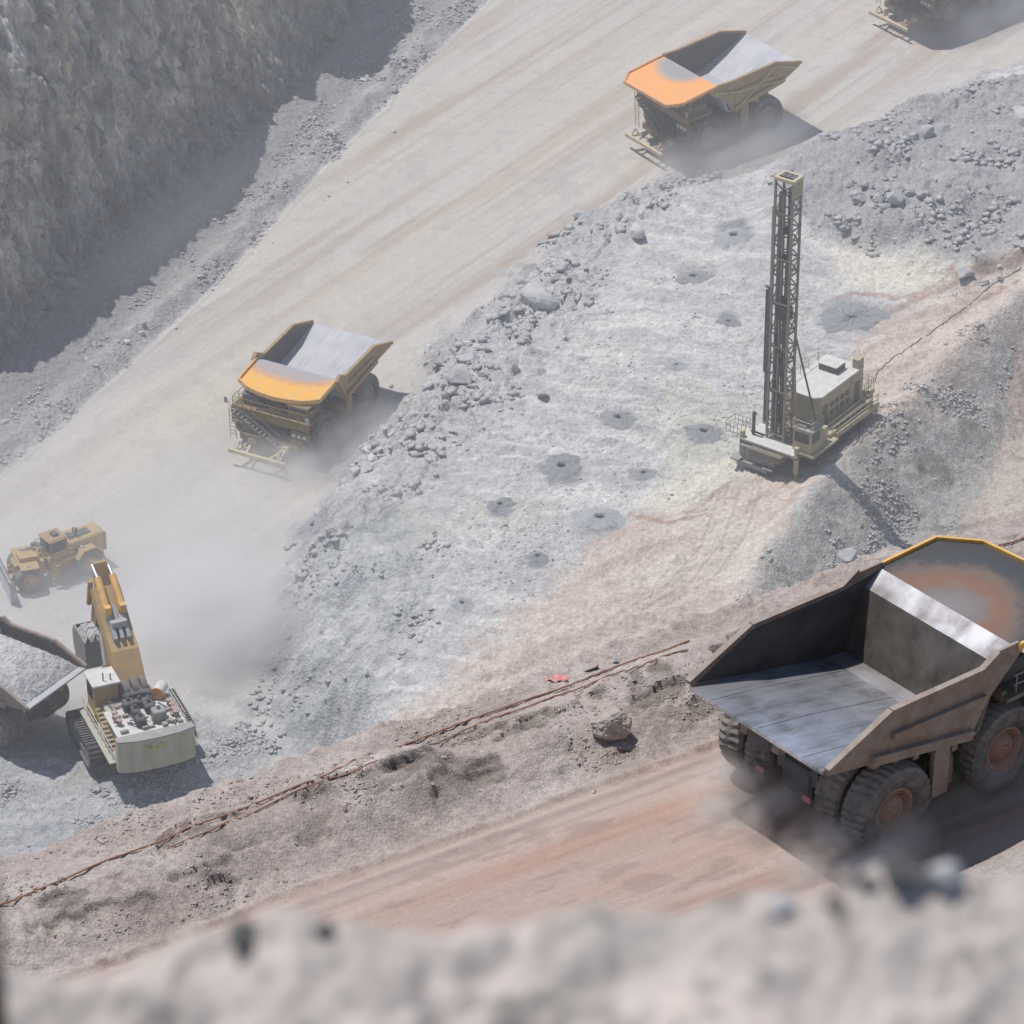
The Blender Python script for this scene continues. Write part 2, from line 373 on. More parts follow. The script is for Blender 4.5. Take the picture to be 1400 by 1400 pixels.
def ground_mat(name, k=1.0, bump=0.5, lo=0.80, hi=1.16, mapping=None, nlo=0.86):
    m, nt, b = new_mat(name)
    at = nd(nt, 'ShaderNodeAttribute', attribute_name='Col')
    tc = nt.nodes.new('ShaderNodeTexCoord')
    if mapping:
        mp = nd(nt, 'ShaderNodeMapping'); mp.inputs['Scale'].default_value = mapping; nt.links.new(tc.outputs['Object'], mp.inputs['Vector'])
        class _T: outputs = {'Object': mp.outputs[0]}
        tc = _T
    n = nd(nt, 'ShaderNodeTexNoise'); n.inputs['Scale'].default_value = 2.6 * k; n.inputs['Detail'].default_value = 8; n.inputs['Roughness'].default_value = 0.72
    nt.links.new(tc.outputs['Object'], n.inputs['Vector'])
    nf = nd(nt, 'ShaderNodeTexNoise'); nf.inputs['Scale'].default_value = 9.0 * k; nf.inputs['Detail'].default_value = 5; nf.inputs['Roughness'].default_value = 0.7
    nt.links.new(tc.outputs['Object'], nf.inputs['Vector'])
    g = mixc(nt, 1.0, ramp(nt, n.outputs[0], [(0.32, lo), (0.68, hi)]), ramp(nt, nf.outputs[0], [(0.34, nlo), (0.5, 1.0), (0.66, 1.1)]), 'MULTIPLY')
    c = mixc(nt, 1.0, at.outputs['Color'], mixc(nt, math_n(nt, 'MULTIPLY', at.outputs['Alpha'], 0.62), g, (1, 1, 1)), 'MULTIPLY')
    nt.links.new(c, b.inputs['Base Color'])
    b.inputs['Roughness'].default_value = 1.0; b.inputs['Specular IOR Level'].default_value = 0.1
    v = nd(nt, 'ShaderNodeTexVoronoi'); v.inputs['Scale'].default_value = 4.0 * k; nt.links.new(tc.outputs['Object'], v.inputs['Vector'])
    h = math_n(nt, 'ADD', math_n(nt, 'ADD', math_n(nt, 'MULTIPLY', n.outputs[0], 0.9), math_n(nt, 'MULTIPLY', nf.outputs[0], 0.35)), math_n(nt, 'MULTIPLY', v.outputs[0], -0.35))
    bp = nd(nt, 'ShaderNodeBump'); bp.inputs['Strength'].default_value = bump; bp.inputs['Distance'].default_value = 0.25 / k
    nt.links.new(math_n(nt, 'MULTIPLY', math_n(nt, 'SUBTRACT', 1.0, math_n(nt, 'MULTIPLY', at.outputs['Alpha'], 0.8)), bump), bp.inputs['Strength'])
    nt.links.new(h, bp.inputs['Height']); nt.links.new(bp.outputs[0], b.inputs['Normal'])
    return m

DUST = (0.42, 0.40, 0.37)
def paint(name, col, rough=0.6, metal=0.0, dust=0.5, dustcol=DUST, scale=0.7, streak=True):
    """weathered paint or metal: grime streaks, chips and settled dust that favours upward faces"""
    m, nt, b = new_mat(name)
    tc = nt.nodes.new('ShaderNodeTexCoord')
    n = nd(nt, 'ShaderNodeTexNoise'); n.inputs['Scale'].default_value = scale * 2; n.inputs['Detail'].default_value = 7; n.inputs['Roughness'].default_value = 0.65
    nt.links.new(tc.outputs['Object'], n.inputs['Vector'])
    mp = nd(nt, 'ShaderNodeMapping'); mp.inputs['Scale'].default_value = (1.6, 1.6, 0.5); nt.links.new(tc.outputs['Object'], mp.inputs['Vector'])
    n2 = nd(nt, 'ShaderNodeTexNoise'); n2.inputs['Scale'].default_value = 1.0; n2.inputs['Detail'].default_value = 5; nt.links.new(mp.outputs[0], n2.inputs['Vector'])
    dark = tuple(c * 0.55 for c in col)
    c1 = mixc(nt, ramp(nt, n2.outputs[0], [(0.45, 0.0), (0.75, 0.8)]), col, dark)
    geo = nt.nodes.new('ShaderNodeNewGeometry'); sp = nt.nodes.new('ShaderNodeSeparateXYZ'); nt.links.new(geo.outputs['Normal'], sp.inputs[0])
    up = math_n(nt, 'MULTIPLY', math_n(nt, 'ADD', sp.outputs[2], 0.25, True), 0.9)
    f = math_n(nt, 'MULTIPLY', math_n(nt, 'ADD', ramp(nt, n.outputs[0], [(0.32, 0.0), (0.68, 1.0)]), math_n(nt, 'MULTIPLY', up, 0.9)), dust, True)
    c2 = mixc(nt, f, c1, dustcol)
    nt.links.new(c2, b.inputs['Base Color'])
    nt.links.new(math_n(nt, 'ADD', math_n(nt, 'MULTIPLY', f, 0.5), rough, True), b.inputs['Roughness'])
    b.inputs['Metallic'].default_value = metal
    if metal: nt.links.new(math_n(nt, 'MULTIPLY', math_n(nt, 'SUBTRACT', 1.0, f), metal), b.inputs['Metallic'])
    bp = nd(nt, 'ShaderNodeBump'); bp.inputs['Strength'].default_value = 0.25; bp.inputs['Distance'].default_value = 0.05
    nt.links.new(n.outputs[0], bp.inputs['Height']); nt.links.new(bp.outputs[0], b.inputs['Normal'])
    return m

M = {}
M['yellow'] = paint('yellow_paint', (0.58, 0.31, 0.05), 0.5, 0, 0.5, (0.36, 0.29, 0.20), 1.0)
M['orange'] = paint('orange_paint', (0.80, 0.33, 0.04), 0.5, 0, 0.26)
M['yellowbright'] = paint('bright_yellow_paint', (0.78, 0.40, 0.03), 0.45, 0, 0.24)
M['brown'] = paint('dirty_brown_paint', (0.20, 0.13, 0.09), 0.7, 0, 0.62, (0.33, 0.28, 0.25))
M['ochre'] = paint('dirty_ochre_paint', (0.40, 0.235, 0.07), 0.7, 0, 0.42, (0.33, 0.28, 0.22))
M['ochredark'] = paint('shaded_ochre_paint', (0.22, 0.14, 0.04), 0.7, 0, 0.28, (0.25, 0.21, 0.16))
M['olive'] = paint('dusty_olive_cream_paint', (0.40, 0.35, 0.20), 0.6, 0, 0.5, (0.46, 0.41, 0.31))
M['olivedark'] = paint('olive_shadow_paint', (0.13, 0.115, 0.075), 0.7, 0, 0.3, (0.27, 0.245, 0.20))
M['mast'] = paint('mast_paint', (0.22, 0.185, 0.13), 0.6, 0, 0.45, (0.40, 0.355, 0.29))
M['steel'] = paint('grey_steel', (0.20, 0.20, 0.21), 0.5, 0.4, 0.45)
M['darksteel'] = paint('dark_steel', (0.055, 0.055, 0.06), 0.6, 0.2, 0.32, (0.3, 0.28, 0.26))
M['black'] = paint('black_machinery', (0.02, 0.02, 0.025), 0.6, 0, 0.22, (0.3, 0.3, 0.3))
M['white'] = paint('white_dusty_paint', (0.70, 0.70, 0.68), 0.6, 0, 0.45, (0.52, 0.51, 0.48))
M['cream'] = paint('cream_counterweight_paint', (0.40, 0.385, 0.27), 0.6, 0, 0.55, (0.42, 0.41, 0.36))
M['pinkred'] = paint('faded_red_paint', (0.35, 0.10, 0.10), 0.6, 0, 0.4)
M['bluegrey'] = paint('pale_blue_steel', (0.30, 0.34, 0.40), 0.5, 0.2, 0.4)
M['lime'] = paint('lime_marking', (0.45, 0.50, 0.05), 0.6, 0, 0.35)
M['chrome'] = paint('polished_rod', (0.75, 0.75, 0.78), 0.2, 0.9, 0.1)
M['barcream'] = paint('pale_yellow_bar', (0.62, 0.50, 0.30), 0.6, 0, 0.4, (0.5, 0.45, 0.38))
M['tyre'] = paint('dusty_rubber', (0.04, 0.037, 0.037), 0.9, 0, 0.75, (0.22, 0.20, 0.185))
M['rimred'] = paint('rusty_rim', (0.26, 0.13, 0.09), 0.7, 0, 0.4, (0.33, 0.26, 0.22))
M['rimtan'] = paint('tan_rim', (0.30, 0.26, 0.19), 0.7, 0, 0.5)
M['cable'] = paint('red_brown_cable', (0.26, 0.10, 0.05), 0.8, 0, 0.3, (0.36, 0.27, 0.22))
M['cloth'] = paint('pink_red_cloth', (0.75, 0.18, 0.18), 0.9, 0, 0.25)
M['post'] = paint('dark_brown_post', (0.035, 0.02, 0.015), 0.9, 0, 0.1)
m, nt, b = new_mat('dark_window_glass'); b.inputs['Base Color'].default_value = (0.02, 0.03, 0.04, 1); b.inputs['Roughness'].default_value = 0.15; M['glass'] = m
m, nt, b = new_mat('lamp_lens'); b.inputs['Base Color'].default_value = (0.6, 0.6, 0.58, 1); b.inputs['Roughness'].default_value = 0.2; M['lens'] = m

def interior(name, base, hi, rust=None, rough=0.45, metal=0.35, lo=0.25, sx=0.22, sy=2.4, a=0.6):
    """bare worn steel of a tipper bed: long scratches in the sliding direction"""
    m, nt, b = new_mat(name)
    tc = nt.nodes.new('ShaderNodeTexCoord')
    mp = nd(nt, 'ShaderNodeMapping'); mp.inputs['Scale'].default_value = (sx, sy, 0.5); nt.links.new(tc.outputs['Object'], mp.inputs['Vector'])
    n = nd(nt, 'ShaderNodeTexNoise'); n.inputs['Scale'].default_value = 1.6; n.inputs['Detail'].default_value = 8; n.inputs['Roughness'].default_value = 0.7; nt.links.new(mp.outputs[0], n.inputs['Vector'])
    n2 = nd(nt, 'ShaderNodeTexNoise'); n2.inputs['Scale'].default_value = 0.45; n2.inputs['Detail'].default_value = 6; nt.links.new(tc.outputs['Object'], n2.inputs['Vector'])
    f = math_n(nt, 'ADD', math_n(nt, 'MULTIPLY', n.outputs[0], a), math_n(nt, 'MULTIPLY', n2.outputs[0], 1 - a))
    c = mixc(nt, ramp(nt, f, [(0.40, 0.0), (0.60, 1.0)]), base, hi)
    if rust:
        c = mixc(nt, ramp(nt, n2.outputs[0], [(0.50, 0.0), (0.66, 0.85)]), c, rust)
    nt.links.new(c, b.inputs['Base Color']); b.inputs['Metallic'].default_value = metal
    nt.links.new(ramp(nt, f, [(0.4, rough + 0.25), (0.62, rough)]), b.inputs['Roughness'])
    bp = nd(nt, 'ShaderNodeBump'); bp.inputs['Strength'].default_value = 0.2; bp.inputs['Distance'].default_value = 0.04
    nt.links.new(f, bp.inputs['Height']); nt.links.new(bp.outputs[0], b.inputs['Normal'])
    return m
M['bed_pale'] = interior('pale_worn_bed', (0.38, 0.385, 0.41), (0.46, 0.465, 0.50), metal=0.15, rough=0.5)
M['bed_steel'] = interior('polished_worn_bed', (0.20, 0.20, 0.22), (0.68, 0.69, 0.73), metal=0.75, rough=0.30, sx=.22, sy=1.4, a=.45)
M['bed_front'] = interior('scoured_front_plate', (0.075, 0.065, 0.055), (0.175, 0.16, 0.14), metal=0.3, rough=0.42, sx=.9, sy=.6, a=.5)
M['bed_band'] = interior('bright_band_plate', (0.20, 0.18, 0.18), (0.40, 0.40, 0.43), metal=0.35, rough=0.45, sx=.5, sy=.5, a=.3)
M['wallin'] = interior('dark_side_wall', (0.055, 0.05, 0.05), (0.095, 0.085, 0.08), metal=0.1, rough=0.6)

def canopy_mat(name, outer, stops_center, halfx, halfy, cx, wear, mid=None):
    """paint worn away in an arc behind the front plate; object coordinates of the tipper"""
    m, nt, b = new_mat(name)
    tc = nt.nodes.new('ShaderNodeTexCoord'); sp = nt.nodes.new('ShaderNodeSeparateXYZ'); nt.links.new(tc.outputs['Object'], sp.inputs[0])
    n = nd(nt, 'ShaderNodeTexNoise'); n.inputs['Scale'].default_value = 0.9; n.inputs['Detail'].default_value = 8; n.inputs['Roughness'].default_value = 0.7; nt.links.new(tc.outputs['Object'], n.inputs['Vector'])
    dx = math_n(nt, 'DIVIDE', math_n(nt, 'SUBTRACT', sp.outputs[0], cx), halfx); dy = math_n(nt, 'DIVIDE', math_n(nt, 'SUBTRACT', sp.outputs[1], stops_center), halfy)
    r = math_n(nt, 'SQRT', math_n(nt, 'ADD', math_n(nt, 'MULTIPLY', dx, dx), math_n(nt, 'MULTIPLY', dy, dy)))
    r = math_n(nt, 'ADD', r, math_n(nt, 'MULTIPLY', math_n(nt, 'SUBTRACT', n.outputs[0], 0.5), 0.35))
    st = [(0.62, wear), (0.85, mid), (1.0, outer)] if mid else [(0.62, wear), (0.98, outer)]
    rr = math_n(nt, 'MULTIPLY', r, 0.9)
    c = ramp(nt, rr, st)
    n3 = nd(nt, 'ShaderNodeTexNoise'); n3.inputs['Scale'].default_value = 2.5; n3.inputs['Detail'].default_value = 8; nt.links.new(tc.outputs['Object'], n3.inputs['Vector'])
    c = mixc(nt, 1.0, c, ramp(nt, n3.outputs[0], [(0.3, 0.9), (0.7, 1.04)]), 'MULTIPLY')
    c = mixc(nt, math_n(nt, 'MULTIPLY', ramp(nt, n.outputs[0], [(.35, 0), (.7, 1)]), .35), c, (0.42, 0.38, 0.34))
    nt.links.new(c, b.inputs['Base Color']); b.inputs['Roughness'].default_value = 0.7
    return m
M['can_orange'] = canopy_mat('orange_canopy_worn_grey', (0.92, 0.37, 0.075), -1.2, 2.7, 3.3, 6.3, (0.30, 0.29, 0.30))
M['can_yellow'] = canopy_mat('yellow_canopy_worn_lilac', (0.82, 0.42, 0.04), -.6, 2.35, 5.2, 4.4, (0.36, 0.32, 0.32), (0.62, 0.30, 0.12))
def near_canopy():
    m, nt, b = new_mat('canopy_rust_arc')
    tc = nt.nodes.new('ShaderNodeTexCoord'); sp = nt.nodes.new('ShaderNodeSeparateXYZ'); nt.links.new(tc.outputs['Object'], sp.inputs[0])
    n = nd(nt, 'ShaderNodeTexNoise'); n.inputs['Scale'].default_value = 0.8; n.inputs['Detail'].default_value = 9; n.inputs['Roughness'].default_value = 0.72; nt.links.new(tc.outputs['Object'], n.inputs['Vector'])
    dx = math_n(nt, 'DIVIDE', math_n(nt, 'SUBTRACT', sp.outputs[0], 6.8), 5.2); dy = math_n(nt, 'DIVIDE', sp.outputs[1], 5.0)
    r = math_n(nt, 'SQRT', math_n(nt, 'ADD', math_n(nt, 'MULTIPLY', dx, dx), math_n(nt, 'MULTIPLY', dy, dy)))
    r = math_n(nt, 'ADD', r, math_n(nt, 'MULTIPLY', math_n(nt, 'SUBTRACT', n.outputs[0], 0.5), 0.55))
    c = ramp(nt, r, [(0.0, (0.24, 0.22, 0.22)), (0.30, (0.19, 0.17, 0.165)), (0.50, (0.22, 0.125, 0.09)), (0.66, (0.17, 0.13, 0.11)), (0.82, (0.075, 0.08, 0.085)), (1.0, (0.075, 0.075, 0.08))])
    b.inputs['Specular IOR Level'].default_value = 0.2
    nt.links.new(c, b.inputs['Base Color']); b.inputs['Metallic'].default_value = 0.05
    nt.links.new(ramp(nt, n.outputs[0], [(0.35, 0.5), (0.7, 0.75)]), b.inputs['Roughness'])
    return m
M['can_rust'] = near_canopy()

def rock_mat(name, a, c2, k=1.0):
    m, nt, b = new_mat(name)
    tc = nt.nodes.new('ShaderNodeTexCoord')
    n = nd(nt, 'ShaderNodeTexNoise'); n.inputs['Scale'].default_value = 1.7 * k; n.inputs['Detail'].default_value = 9; n.inputs['Roughness'].default_value = 0.7; nt.links.new(tc.outputs['Object'], n.inputs['Vector'])
    oi = nt.nodes.new('ShaderNodeObjectInfo')
    c = mixc(nt, ramp(nt, n.outputs[0], [(0.35, 0.0), (0.65, 1.0)]), a, c2)
    c = mixc(nt, 1.0, c, ramp(nt, oi.outputs['Random'], [(0.0, 0.8), (1.0, 1.15)]), 'MULTIPLY')
    nt.links.new(c, b.inputs['Base Color']); b.inputs['Roughness'].default_value = 1.0; b.inputs['Specular IOR Level'].default_value = 0.1
    bp = nd(nt, 'ShaderNodeBump'); bp.inputs['Strength'].default_value = 0.35; bp.inputs['Distance'].default_value = 0.08
    nt.links.new(n.outputs[0], bp.inputs['Height']); nt.links.new(bp.outputs[0], b.inputs['Normal'])
    return m
M['rock'] = rock_mat('pale_grey_rock', (0.42, 0.42, 0.43), (0.58, 0.575, 0.57))
M['rockdark'] = rock_mat('dark_grey_rock', (0.31, 0.31, 0.32), (0.44, 0.44, 0.45))
M['rockbrown'] = rock_mat('brown_clod', (0.32, 0.28, 0.25), (0.46, 0.41, 0.375))
M['rimstone'] = rock_mat('dark_rim_stone', (0.10, 0.10, 0.10), (0.19, 0.185, 0.175))
M['cuttings'] = rock_mat('drill_cuttings', (0.27, 0.275, 0.29), (0.35, 0.355, 0.37), 2.0)
m, nt, b = new_mat('hole_dark'); b.inputs['Base Color'].default_value = (0.03, 0.03, 0.035, 1); b.inputs['Roughness'].default_value = 1; M['hole'] = m
M['ground'] = ground_mat('pit_ground', 1.0, 1.0, 0.74, 1.2)
M['groundnear'] = ground_mat('near_ground', 2.2, 1.0, 0.72, 1.2)
M['wall'] = ground_mat('rock_wall', 0.55, 1.0, 0.5, 1.5, (1.0, 1.0, 0.28), .7)

# ------------------------------------------------------------------ mesh builder
class MB:
    def __init__(s): s.v = []; s.f = []; s.sm = []; s.mi = []; s.m = 0
    def add(s, vs, fs, smooth=False):
        o = len(s.v); s.v += [tuple(v) for v in vs]
        for f in fs: s.f.append([o + i for i in f]); s.sm.append(smooth); s.mi.append(s.m)
        return s
    def box(s, c, d, rz=0.0, bev=0.0):
        cx, cy, cz = c; hx, hy, hz = d[0] / 2, d[1] / 2, d[2] / 2
        if bev > 0:
            e = min(bev, hx * .9, hy * .9, hz * .9)
            vs = []
            for sx in (-1, 1):
                for sy in (-1, 1):
                    for sz in (-1, 1):
                        vs += [(sx * hx, sy * (hy - e), sz * (hz - e)), (sx * (hx - e), sy * hy, sz * (hz - e)), (sx * (hx - e), sy * (hy - e), sz * hz)]
            def I(sx, sy, sz, a): return ((sx > 0) * 4 + (sy > 0) * 2 + (sz > 0)) * 3 + a
            fs = []
            for sg in (-1, 1):
                q = [(-1, -1), (1, -1), (1, 1), (-1, 1)]
                fs.append([I(sg, a, b_, 0) for a, b_ in (q if sg > 0 else q[::-1])])
                fs.append([I(a, sg, b_, 1) for a, b_ in (q[::-1] if sg > 0 else q)])
                fs.append([I(a, b_, sg, 2) for a, b_ in (q if sg > 0 else q[::-1])])
            for a in (-1, 1):
                for b_ in (-1, 1):
                    fs.append([I(a, b_, -1, 0), I(a, b_, 1, 0), I(a, b_, 1, 1), I(a, b_, -1, 1)])
                    fs.append([I(a, -1, b_, 0), I(a, 1, b_, 0), I(a, 1, b_, 2), I(a, -1, b_, 2)])
                    fs.append([I(-1, a, b_, 1), I(1, a, b_, 1), I(1, a, b_, 2), I(-1, a, b_, 2)])
                    for c_ in (-1, 1): fs.append([I(a, b_, c_, 0), I(a, b_, c_, 1), I(a, b_, c_, 2)])
        else:
            vs = [(x * hx, y * hy, z * hz) for x in (-1, 1) for y in (-1, 1) for z in (-1, 1)]
            fs = [(0, 1, 3, 2), (4, 6, 7, 5), (0, 4, 5, 1), (2, 3, 7, 6), (0, 2, 6, 4), (1, 5, 7, 3)]
        c_, s_ = math.cos(rz), math.sin(rz)
        vs = [(cx + x * c_ - y * s_, cy + x * s_ + y * c_, cz + z) for x, y, z in vs]
        return s.add(vs, fs)
    def plate(s, poly, off):
        n = len(poly); o = Vector(off)
        a = [Vector(p) for p in poly]; b_ = [p + o for p in a]
        fs = [list(range(n)), [n + i for i in range(n)][::-1]] + [[i, n + i, n + (i + 1) % n, (i + 1) % n] for i in range(n)]
        return s.add(a + b_, fs)
    def strip(s, prof, y0, y1, th):
        """profile in XZ swept from y0 to y1, thickened downwards"""
        for (x0, z0), (x1, z1) in zip(prof[:-1], prof[1:]):
            dx, dz = x1 - x0, z1 - z0; L = math.hypot(dx, dz); n = (dz / L * th, 0, -dx / L * th)
            s.plate([(x0, y0, z0), (x1, y0, z1), (x1, y1, z1), (x0, y1, z0)], n)
        return s
    def tube(s, a, b_, r, r2=None, n=10, caps=True):
        a = Vector(a); b_ = Vector(b_); r2 = r if r2 is None else r2
        d = (b_ - a).normalized(); u = d.orthogonal().normalized(); v = d.cross(u)
        vs = []
        for P, rr in ((a, r), (b_, r2)):
            for i in range(n):
                t = 2 * math.pi * i / n; vs.append(P + (u * math.cos(t) + v * math.sin(t)) * rr)
        fs = [[i, (i + 1) % n, n + (i + 1) % n, n + i] for i in range(n)]
        s.add(vs, fs, n > 6)
        if caps: s.add(vs, [list(range(n))[::-1], [n + i for i in range(n)]])
        return s
    def beam(s, a, b_, w, h=None):
        """square bar between two points"""
        h = w if h is None else h
        a = Vector(a); b_ = Vector(b_); d = (b_ - a).normalized()
        up = Vector((0, 0, 1)) if abs(d.z) < 0.95 else Vector((1, 0, 0))
        u = d.cross(up).normalized(); v = u.cross(d)
        q = [(-w / 2, -h / 2), (w / 2, -h / 2), (w / 2, h / 2), (-w / 2, h / 2)]
        vs = [P + u * x + v * y for P in (a, b_) for x, y in q]
        return s.add(vs, [(3, 2, 1, 0), (4, 5, 6, 7), (0, 1, 5, 4), (1, 2, 6, 5), (2, 3, 7, 6), (3, 0, 4, 7)])
    def lathe(s, prof, c, axis='y', n=48, smooth=True, lug=None):
        vs = []; fs = []
        for i in range(n):
            t = 2 * math.pi * i / n
            for j, (w, r) in enumerate(prof):
                rr = r - (lug[j] if lug and (i + (1 if w > 0 else 0)) % 2 else 0)
                if axis == 'y': vs.append((c[0] + rr * math.cos(t), c[1] + w, c[2] + rr * math.sin(t)))
                elif axis == 'z': vs.append((c[0] + rr * math.cos(t), c[1] + rr * math.sin(t), c[2] + w))
                else: vs.append((c[0] + w, c[1] + rr * math.cos(t), c[2] + rr * math.sin(t)))
        k = len(prof)
        for i in range(n):
            i2 = (i + 1) % n
            for j in range(k - 1): fs.append([i * k + j, i * k + j + 1, i2 * k + j + 1, i2 * k + j])
        return s.add(vs, fs, smooth)
    def build(s, name, mats, parent=None, T=None, loc=None):
        me = bpy.data.meshes.new(name)
        me.from_pydata([tuple(v) for v in s.v], [], s.f)
        for mt in (mats if isinstance(mats, (list, tuple)) else [mats]): me.materials.append(mt)
        me.polygons.foreach_set('use_smooth', s.sm); me.polygons.foreach_set('material_index', s.mi)
        me.update()
        import bmesh
        bm = bmesh.new(); bm.from_mesh(me); bmesh.ops.recalc_face_normals(bm, faces=bm.faces); bm.to_mesh(me); bm.free()
        o = bpy.data.objects.new(name, me); COL.objects.link(o)
        if parent is not None: o.parent = parent
        return o

def tag(o, label=None, cat=None, group=None, kind=None):
    if label: o['label'] = label
    if cat: o['category'] = cat
    if group: o['group'] = group
    if kind: o['kind'] = kind
    return o

def thing(name, loc, rz, label, cat, group=None, ry=0.0):
    o = bpy.data.objects.new(name, None); COL.objects.link(o); o.empty_display_size = 0.5
    o.location = loc; o.rotation_euler = (0, ry, rz)
    return tag(o, label, cat, group)

def mesh_np(name, X, Y, Z, nx, ny, col, mat, kind='structure'):
    me = bpy.data.meshes.new(name); n = len(X)
    me.vertices.add(n); co = np.empty(n * 3); co[0::3] = X; co[1::3] = Y; co[2::3] = Z
    me.vertices.foreach_set('co', co)
    i = np.arange((nx - 1) * (ny - 1)); r = i // (nx - 1); c = i % (nx - 1); a = r * nx + c
    q = np.stack([a, a + 1, a + nx + 1, a + nx], 1).ravel()
    me.loops.add(len(q)); me.loops.foreach_set('vertex_index', q)
    m_ = len(i); me.polygons.add(m_); me.polygons.foreach_set('loop_start', np.arange(m_) * 4)
    me.update(calc_edges=True)
    at = me.color_attributes.new('Col', 'FLOAT_COLOR', 'POINT')
    ca = np.zeros((n, 4)); ca[:, :col.shape[1]] = col; at.data.foreach_set('color', ca.ravel())
    me.materials.append(mat); me.validate()
    o = bpy.data.objects.new(name, me); COL.objects.link(o)
    tag(o, kind=kind)
    return o

def axis(segs):
    out = []
    for a, b_, st in segs: out += list(np.arange(a, b_, st))
    return np.array(out + [segs[-1][1]])

# ------------------------------------------------------------------ ground sheets
gx = axis([(-1500, -300, 150), (-300, -70, 10), (-70, -52, 1.0), (-52, 56, 0.17), (56, 75, 1.0), (75, 300, 10), (300, 1500, 150)])
gy = axis([(100, 225, 8), (225, 254, 1.0), (254, 330, 0.19), (330, 420, 0.26), (420, 450, 1.0), (450, 650, 10), (650, 2500, 150)])
GX, GY = np.meshgrid(gx, gy); GX = GX.ravel(); GY = GY.ravel()
ZF = far_z(GX, GY); ZG = ZF.reshape(len(gy), len(gx))
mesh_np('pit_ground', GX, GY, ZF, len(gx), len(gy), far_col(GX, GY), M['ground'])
def grid_z(u, v, au, av, Z):
    i = min(max(int(np.searchsorted(au, u)) - 1, 0), len(au) - 2); j = min(max(int(np.searchsorted(av, v)) - 1, 0), len(av) - 2)
    a = min(max((u - au[i]) / (au[i + 1] - au[i]), 0), 1); b_ = min(max((v - av[j]) / (av[j + 1] - av[j]), 0), 1)
    return float((Z[j, i] * (1 - a) + Z[j, i + 1] * a) * (1 - b_) + (Z[j + 1, i] * (1 - a) + Z[j + 1, i + 1] * a) * b_)

ns = axis([(-120, -40, 8), (-40, -28, 1.0), (-28, 50, 0.10), (50, 62, 1.0), (62, 160, 8)])
ndv = axis([(-42, -4.5, 1.2), (-4.5, 24.5, 0.10), (24.5, 30, 1.0), (30, 150, 6), (150, 230, 10)])
NS, ND = np.meshgrid(ns, ndv); NS = NS.ravel(); ND = ND.ravel()
nxx, nyy = near_xy(NS, ND)
ZN = near_h(NS, ND); ZNG = ZN.reshape(len(ndv), len(ns))
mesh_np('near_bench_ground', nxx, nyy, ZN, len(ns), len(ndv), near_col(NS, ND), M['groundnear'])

# the loose rim the photograph was taken over
fx = axis([(-2.6, 2.6, 0.014)]); fy = axis([(3.6, 6.4, 0.014)])
FX, FY = np.meshgrid(fx, fy); FX = FX.ravel(); FY = FY.ravel()
def rim_z(x, y):
    # crest line found by sighting along the ledge edge
    ex = np.interp(x, [-2.6, -.62, -.575, -.49, -.33, -.22, -.13, 0, .12, .25, .37, .43, .49, .53, .62, 2.6],
                   [36.95, 37.35, 37.2, 36.9, 36.45, 36.5, 36.72, 36.8, 36.45, 36.35, 36.2, 36.3, 36.3, 35.9, 36.0, 35.6])
    crest = CH - 5.0 * np.tan(np.radians(ex))
    z = crest - np.where(y > 5.0, (y - 5.0) * 0.9 + (y - 5.0) ** 2 * 1.5, (5.0 - y) * 0.50) 
    z = z + 0.035 * fbm(x * 4, y * 4, 400, 4) + 0.05 * rubble(x, y, 0.13, 401) * 1.8 + 0.6 * rubble(x, y, 0.05, 403) * 0.8
    return z - 0.008
n1 = fbm(FX * 5, FY * 5, 410, 4); n2 = fbm(FX * 16, FY * 16, 411, 3)
cc = np.zeros((len(FX), 3)) + np.array([0.62, 0.55, 0.505])
cc += (np.array([0.48, 0.435, 0.405]) - cc) * np.clip(0.3 + n1, 0, 1)[:, None]
cc += (np.array([0.16, 0.16, 0.155]) - cc) * sstep(0.45, 0.7, n2)[:, None] * 0.55
mesh_np('rim_ground', FX, FY, rim_z(FX, FY), len(fx), len(fy), cc, ground_mat('rim_ground', 12, 0.5))

# ------------------------------------------------------------------ rock wall (left, in its own shade)
B0 = np.array([-44.6, 342.6]); B1 = np.array([-11.1, 414.6]); wl = np.linalg.norm(B1 - B0); wu = (B1 - B0) / wl; wn = np.array([wu[1], -wu[0]])
COT = 0.255
shadow_px = [(-160, 660), (-60, 560), (0, 512), (45, 508), (110, 458), (150, 408), (188, 392), (240, 348), (310, 280), (345, 240), (362, 215), (372, 152), (405, 135), (432, 142), (442, 104), (478, 112), (520, 100), (545, 65), (565, 20), (575, -10), (600, -60), (700, -160)]
tops = []
for px, py in shadow_px:
    S = unp(px, py, 0.0)
    for _ in range(5):
        zz = float(far_z(np.array([S[0]]), np.array([S[1]]), False)[0]); S = unp(px, py, zz)
    k = np.array([SHX, SHY]) - COT * wn
    # S - B0 = s*wu + H*(shadow - cot*n); H counted from the shadowed ground
    A = np.array([[wu[0], k[0]], [wu[1], k[1]]]); s_, H_ = np.linalg.solve(A, S - B0)
    tops.append((s_, max(H_, 6) + zz))
tops.sort()
ws = axis([(-160, -30, 4.0), (-30, 110, 0.2), (110, 260, 4.0)]); wt = np.linspace(0, 1, 260)
WS, WT = np.meshgrid(ws, wt); WS = WS.ravel(); WT = WT.ravel()
topz = np.interp(WS, [t[0] for t in tops], [t[1] for t in tops])
base = -4.0
hz = base + (topz - base) * np.clip(WT / 0.92, 0, 1)
rdg = 1 - np.abs(fbm(WS * 0.38 + 0.08 * hz, hz * 0.07, 502, 5)) * 2
